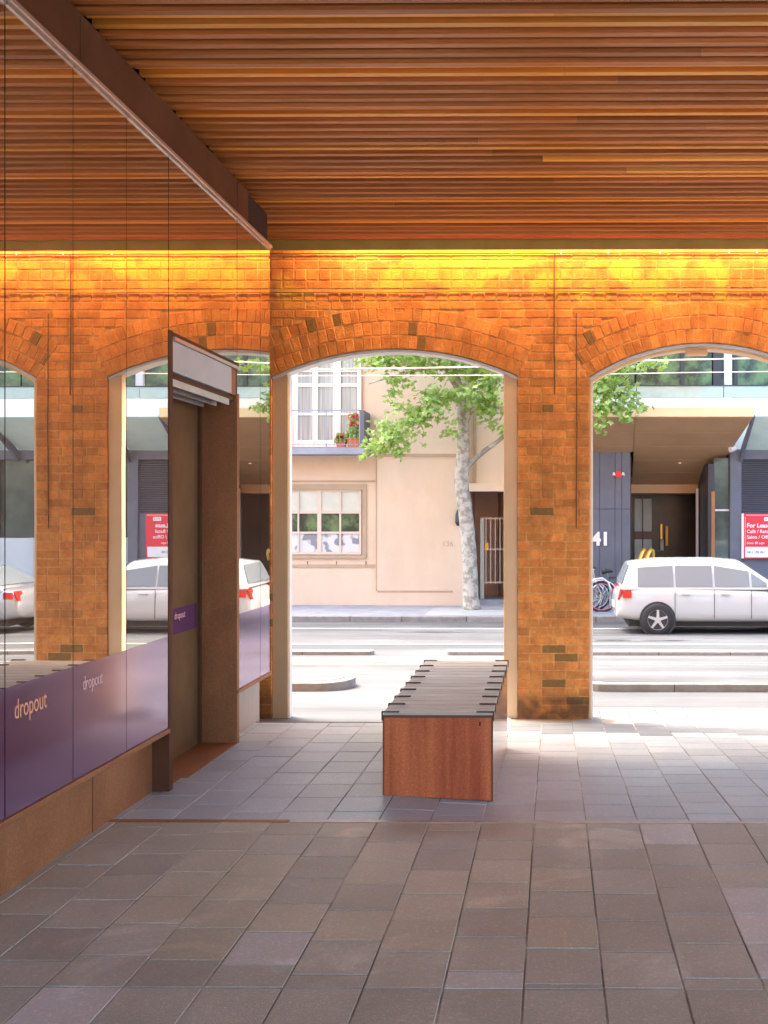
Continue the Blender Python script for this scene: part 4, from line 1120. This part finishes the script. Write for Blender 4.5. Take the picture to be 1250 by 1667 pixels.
# ================================================================= BICYCLES
def bicycle(cx, Y, zg, wr, heading, label, rimmat, frmat):
    e = empty('bicycle', (cx, Y, zg), label, 'bicycle', 'bicycles parked outside the office building')
    def L(x, z, y=0): return (cx+x*math.cos(heading), Y+x*math.sin(heading)+y, zg+z)
    wb = 1.02
    for s_ in (-1, 1):
        c_ = (s_*wb/2, wr)
        tp = [L(c_[0]+wr*math.cos(t), c_[1]+wr*math.sin(t)) for t in [2*PI*i/24 for i in range(24)]]
        wh = MB().tube(tp, .024, 6, closed=True).build('wheel', M_rubber, e, smooth=True)
        tp = [L(c_[0]+(wr-.04)*math.cos(t), c_[1]+(wr-.04)*math.sin(t)) for t in [2*PI*i/24 for i in range(24)]]
        MB().tube(tp, .016, 6, closed=True).build('rim', rimmat, wh, smooth=True)
        sp = MB()
        for i in range(14):
            t = 2*PI*i/14; sp.tube([L(c_[0]+.03*math.cos(t+.8), c_[1]+.03*math.sin(t+.8)), L(c_[0]+(wr-.04)*math.cos(t), c_[1]+(wr-.04)*math.sin(t))], .0035, 4)
        sp.tube([L(c_[0], c_[1], -.05), L(c_[0], c_[1], .05)], .028, 8)
        sp.build('spokes', M_chrome, wh)
        fd = [L(c_[0]+(wr+.045)*math.cos(t), c_[1]+(wr+.045)*math.sin(t)) for t in [R(a) for a in range(20, 171, 15)]]
        MB().tube(fd, .022, 6).build('mudguard', M_chrome, e, smooth=True)
    bb_ = (-.06, .29); st = (-.20, .78); hd = (.36, .80); hd2 = (.39, .66); ra = (-wb/2, wr); fa = (wb/2, wr)
    fr = MB()
    for a_, b_ in ((bb_, st), (st, hd), (bb_, hd2), (bb_, ra), (ra, (-.17, .70)), (hd, hd2)): fr.tube([L(*a_), L(*b_)], .018, 7)
    fr.build('frame', frmat, e, smooth=True)
    MB().tube([L(*hd), L(*hd2), L(fa[0]-.02, fa[1]+.12), L(*fa)], .016, 7).build('fork', frmat, e)
    MB().tube([L(.34,.80), L(.31,1.02), L(.36,1.05)], .016, 7).build('stem', M_chrome, e)
    MB().tube([L(.22,1.06,-.28), L(.34,1.07,-.22), L(.38,1.04,0), L(.34,1.07,.22), L(.22,1.06,.28)], .016, 7).build('handlebar', M_bikeblk, e, smooth=True)
    MB().tube([L(-.36,.93), L(-.25,.95), L(-.10,.93)], [.075,.06,.02], 8).build('saddle', M_bikeblk, e, smooth=True)
    MB().tube([L(*st), L(-.23,.92)], .014, 6).build('seat_post', M_chrome, e)
    MB().tube([L(bb_[0]-.0, bb_[1], -.06), L(bb_[0]+.1, bb_[1]-.12, -.06)], .012, 6).build('pedal', M_chrome, e)
    MB().tube([L(bb_[0]+.0, bb_[1], .06), L(bb_[0]-.1, bb_[1]+.12, .06)], .012, 6).build('pedal', M_chrome, e)
    rk = MB(); 
    rk.tube([L(-.62,.76,-.05), L(-.25,.76,-.05)], .008, 5); rk.tube([L(-.62,.76,.05), L(-.25,.76,.05)], .008, 5); rk.tube([L(*ra), L(-.55,.76)], .008, 5)
    rk.build('carrier', M_chrome, e)
    return e
bicycle(X_(945,22.4), 22.4, ZPV, .36, 0.0, 'bicycle with pink wheel rim leaning beside the slate wall behind the pier', M_pinkrim, M_chrome)
bicycle(X_(1003,23.1), 23.1, ZPV, .34, .25, 'dark bicycle behind the pale car, its handlebar in front of the slate wall', M_rim, M_bikeblk)
bicycle(X_(925,22.9), 22.9, ZPV, .34, -.1, 'silver bicycle mostly hidden behind the brick pier', M_rim, M_chrome)
hp = [at(993,990,22.0), at(994,960,22.0), at(990,948,22.0), at(980,941,22.0), at(968,943,22.0), at(958,955,22.0), at(956,990,22.0)]
tag(MB().tube(hp, .028, 8).build('bike_rack', M_chrome, smooth=True), 'silver hoop bicycle rack standing over the pink rimmed wheel', 'bike rack')

# ================================================================= CARS
def car(cx, Y, zg, L, H, paint, label, flip=1, wagon=True):
    """car pointing along +X (flip=1); side facing the camera at y=Y"""
    e = empty('parked_car' if wagon is None else 'car', (cx, Y+.88, zg), label, 'car', 'cars in the street')
    HW = .88; yc = Y+HW
    h = H/1.48
    #  x stations (rear to front): x, bonnet/belt height, half width factor
    belt = [(-.50,.62,.80),(-.492,.80,.88),(-.47,.92,.95),(-.40,.97,1),(-.2,.95,1),(.05,.93,1),(.20,.91,1),(.33,.86,.98),(.44,.76,.93),(.485,.66,.86),(.50,.52,.78)]
    body = MB(); rings = []
    for fx, bz_, wf_ in belt:
        x = fx*L; w_ = HW*wf_; zt_ = bz_*h
        sill = .22 if abs(fx) < .47 else .30
        ring = [(x,-w_*.86,sill*h),(x,-w_*.985,(sill+.10)*h),(x,-w_,.50*h),(x,-w_*.985,zt_-.10*h if zt_>.6*h else zt_*.85),(x,-w_*.90,zt_-.01),(x,-w_*.5,zt_+.015),
                (x,w_*.5,zt_+.015),(x,w_*.90,zt_-.01),(x,w_*.985,zt_-.10*h if zt_>.6*h else zt_*.85),(x,w_,.50*h),(x,w_*.985,(sill+.10)*h),(x,w_*.86,sill*h)]
        rings.append(ring)
    def Wd(p): return (cx+flip*p[0], yc+p[1], zg+p[2])
    k = 0
    for r_ in rings: body.v += [Wd(p) for p in r_]
    n = 12
    for i in range(len(rings)-1):
        for j in range(n):
            j2 = (j+1) % n; body.f.append((i*n+j, i*n+j2, (i+1)*n+j2, (i+1)*n+j)); body.t.append(0)
    body.f.append(tuple(range(n))); body.f.append(tuple((len(rings)-1)*n+j for j in range(n))); body.t += [0, 0]
    bo = body.build('body', paint, e, smooth=False)
    sm = bo.modifiers.new('sub', 'SUBSURF'); sm.levels = 2; sm.render_levels = 2
    for p in bo.data.polygons: p.use_smooth = True
    # greenhouse
    if wagon: roof = [(-.475,.93,.84),(-.43,1.40,.74),(-.30,1.47,.73),(-.05,1.48,.73),(.08,1.44,.72),(.27,.90,.82)]
    else: roof = [(-.42,.95,.84),(-.24,1.38,.72),(-.12,1.46,.72),(.02,1.46,.72),(.10,1.41,.71),(.29,.89,.82)]
    gh = MB(); st_ = []
    tops = roof
    def hgt(fx):
        for (a_, za, wa), (b_, zb_, wb_) in zip(tops[:-1], tops[1:]):
            if a_ <= fx <= b_:
                t = (fx-a_)/(b_-a_); return za+(zb_-za)*t
        return .93
    for fx, zt_, wf_ in tops:
        st_.append([(fx*L,-HW*.93,.90*h),(fx*L,-HW*(.93-.21*(zt_-.9)/.55),max(zt_-.06,.905)*h),(fx*L,-HW*(.93-.30*(zt_-.9)/.55)*.95,zt_*h),(fx*L,0,zt_*h+.02*(zt_-.9)/.5),
                    (fx*L,HW*(.93-.30*(zt_-.9)/.55)*.95,zt_*h),(fx*L,HW*(.93-.21*(zt_-.9)/.55),max(zt_-.06,.905)*h),(fx*L,HW*.93,.90*h)])
    for s_ in st_: gh.v += [Wd(p) for p in s_]
    for i in range(len(st_)-1):
        for j in range(6): gh.f.append((i*7+j, i*7+j+1, (i+1)*7+j+1, (i+1)*7+j)); gh.t.append(0)
    gh.build('roof', paint, e, smooth=True)
    # side windows: slightly proud panels
    def side_pt(fx, zn, sgn):       # zn height in metres (unscaled by h)
        y = HW*(.93-.21*(zn-.9)/.55)+.006
        return Wd((fx*L, sgn*y, zn*h))
    for sgn in (-1, 1):
        for (a_, b_) in ((-.40,-.235),(-.225,-.055),(-.045,.115),(.125,.205)):
            za = min(hgt(a_)-.09, 1.36); zb_ = min(hgt(b_)-.09, 1.36)
            if za < 1.0 and zb_ < 1.0: continue
            q = [side_pt(a_,.955,sgn), side_pt(b_,.955,sgn), side_pt(b_,max(zb_,.97),sgn), side_pt(a_,max(za,.97),sgn)]
            MB().prism(q, (0, sgn*.006, 0)).build('side_window', M_cargl, e)
    # windscreens
    def wscreen(i0, i1, nm, s0):
        a_, b_ = st_[i0], st_[i1]
        q = []
        for P_, t in ((a_, .12), (b_, .12)): pass
        lo_ = [Vector(a_[2])*.88+Vector(b_[2])*.12, Vector(a_[4])*.88+Vector(b_[4])*.12]
        hi_ = [Vector(a_[2])*.1+Vector(b_[2])*.9, Vector(a_[4])*.1+Vector(b_[4])*.9]
        off = Vector((s0*.012, 0, .012))
        q = [Wd(lo_[0]+off), Wd(lo_[1]+off), Wd(hi_[1]+off), Wd(hi_[0]+off)]
        MB().prism(q, (flip*s0*.004, 0, .004)).build(nm, M_cargl, e)
    wscreen(5, 4, 'windscreen', 1); wscreen(0, 1, 'rear_window', -1)
    # wheels
    for fx in (-.31, .31):
        for sgn in (-1, 1):
            ywh = yc+sgn*(HW-.07); xw = cx+flip*fx*L; r = .32
            ty_ = MB(); seg = 28; prof_ = [(.20,-.10),(.30,-.11),(.32,-.07),(.32,.07),(.30,.11),(.20,.10)]
            for i in range(seg):
                t = 2*PI*i/seg
                for pr, py_ in prof_: ty_.v.append((xw+pr*math.cos(t), ywh+py_, zg+r+pr*math.sin(t)))
            for i in range(seg):
                i2 = (i+1) % seg
                for j in range(5): ty_.f.append((i*6+j, i*6+j+1, i2*6+j+1, i2*6+j)); ty_.t.append(0)
            wo_ = ty_.build('wheel', M_rubber, e, smooth=True)
            rm_ = MB(); yo = ywh+sgn*.10
            rm_.tube([(xw, yo-.02, zg+r), (xw, yo, zg+r)], [.06,.05], 12)
            for i in range(5):
                t = 2*PI*i/5+.3
                d = Vector((math.cos(t), 0, math.sin(t))); pz = Vector((-math.sin(t), 0, math.cos(t)))
                c_ = Vector((xw, yo, zg+r))
                rm_.prism([c_+d*.03+pz*.03, c_+d*.205+pz*.02, c_+d*.205-pz*.02, c_+d*.03-pz*.03], (0, -sgn*.03, 0))
            rm_.tube([(xw+.205*math.cos(2*PI*i/24), yo-sgn*.02, zg+r+.205*math.sin(2*PI*i/24)) for i in range(24)], .014, 6, closed=True)
            rm_.build('rim', M_rim, wo_)
            ar = [(xw+.365*math.cos(t), yc+sgn*(HW+.001), zg+r+.365*math.sin(t)) for t in [R(a) for a in range(-8, 189, 14)]]
            dk = [(xw+.36*math.cos(2*PI*i/24), yc+sgn*(HW*.985), zg+r+.36*math.sin(2*PI*i/24)) for i in range(24)]
            MB().prism(dk, (0, sgn*.018, 0)).build('wheel_arch', M_bikeblk, e)
    for sgn in (-1, 1):
        MB().prism([Wd((-.485*L,sgn*HW*.62,.70*h)),Wd((-.485*L,sgn*HW*.90,.70*h)),Wd((-.47*L,sgn*HW*.93,.90*h)),Wd((-.47*L,sgn*HW*.66,.90*h))], (-flip*.035, 0, 0)).build('tail_light', M_tail, e)
        MB().box(*(sorted((cx+flip*(-.47*L), cx+flip*(-.43*L)))), *(sorted((yc+sgn*HW*.93, yc+sgn*(HW*.93+.04)))), zg+.74*h, zg+.88*h).build('tail_light', M_tail, e)
        MB().box(*(sorted((cx+flip*(.44*L), cx+flip*(.485*L)))), *(sorted((yc+sgn*HW*.62, yc+sgn*HW*.86))), zg+.60*h, zg+.72*h).build('headlight', M_lens, e, bevel=.02)
        MB().box(*(sorted((cx+flip*(.19*L), cx+flip*(.225*L)))), *(sorted((yc+sgn*HW*.95, yc+sgn*(HW*.95+.17)))), zg+.93*h, zg+1.05*h).build('wing_mirror', paint, e, bevel=.02)
        for fx in (-.23, -.05, .12):
            MB().box(cx+flip*fx*L-.004, cx+flip*fx*L+.004, *(sorted((yc+sgn*(HW*.985), yc+sgn*(HW+.0015)))), zg+.33*h, zg+.90*h).build('door_seam', M_bikeblk, e)
        for fx in (-.20, -.02):
            MB().box(*(sorted((cx+flip*fx*L, cx+flip*(fx*L+.17)))), *(sorted((yc+sgn*(HW*.98), yc+sgn*(HW+.02)))), zg+.80*h, zg+.825*h).build('door_handle', paint, e, bevel=.005)
    MB().box(*(sorted((cx-flip*.44*L, cx+flip*.44*L))), yc-HW*.84, yc+HW*.84, zg+.17, zg+.30).build('underbody', M_rubber, e)
    MB().box(*(sorted((cx-flip*.503*L, cx-flip*.497*L))), yc-.26, yc+.26, zg+.50*h, zg+.61*h).build('number_plate', M_signw, e)
    return e
yq = 18.2
car(X_(1003,yq)+2.15, yq, zroad(yq+.9), 4.3, 1.50, M_carw, 'white hatchback passing in front of the office entrance', 1, True)
car(7.95, 18.0, zroad(18.8), 4.3, 1.42, M_cars, 'silver sedan behind the white hatchback, seen in the mirror glass', 1, False)
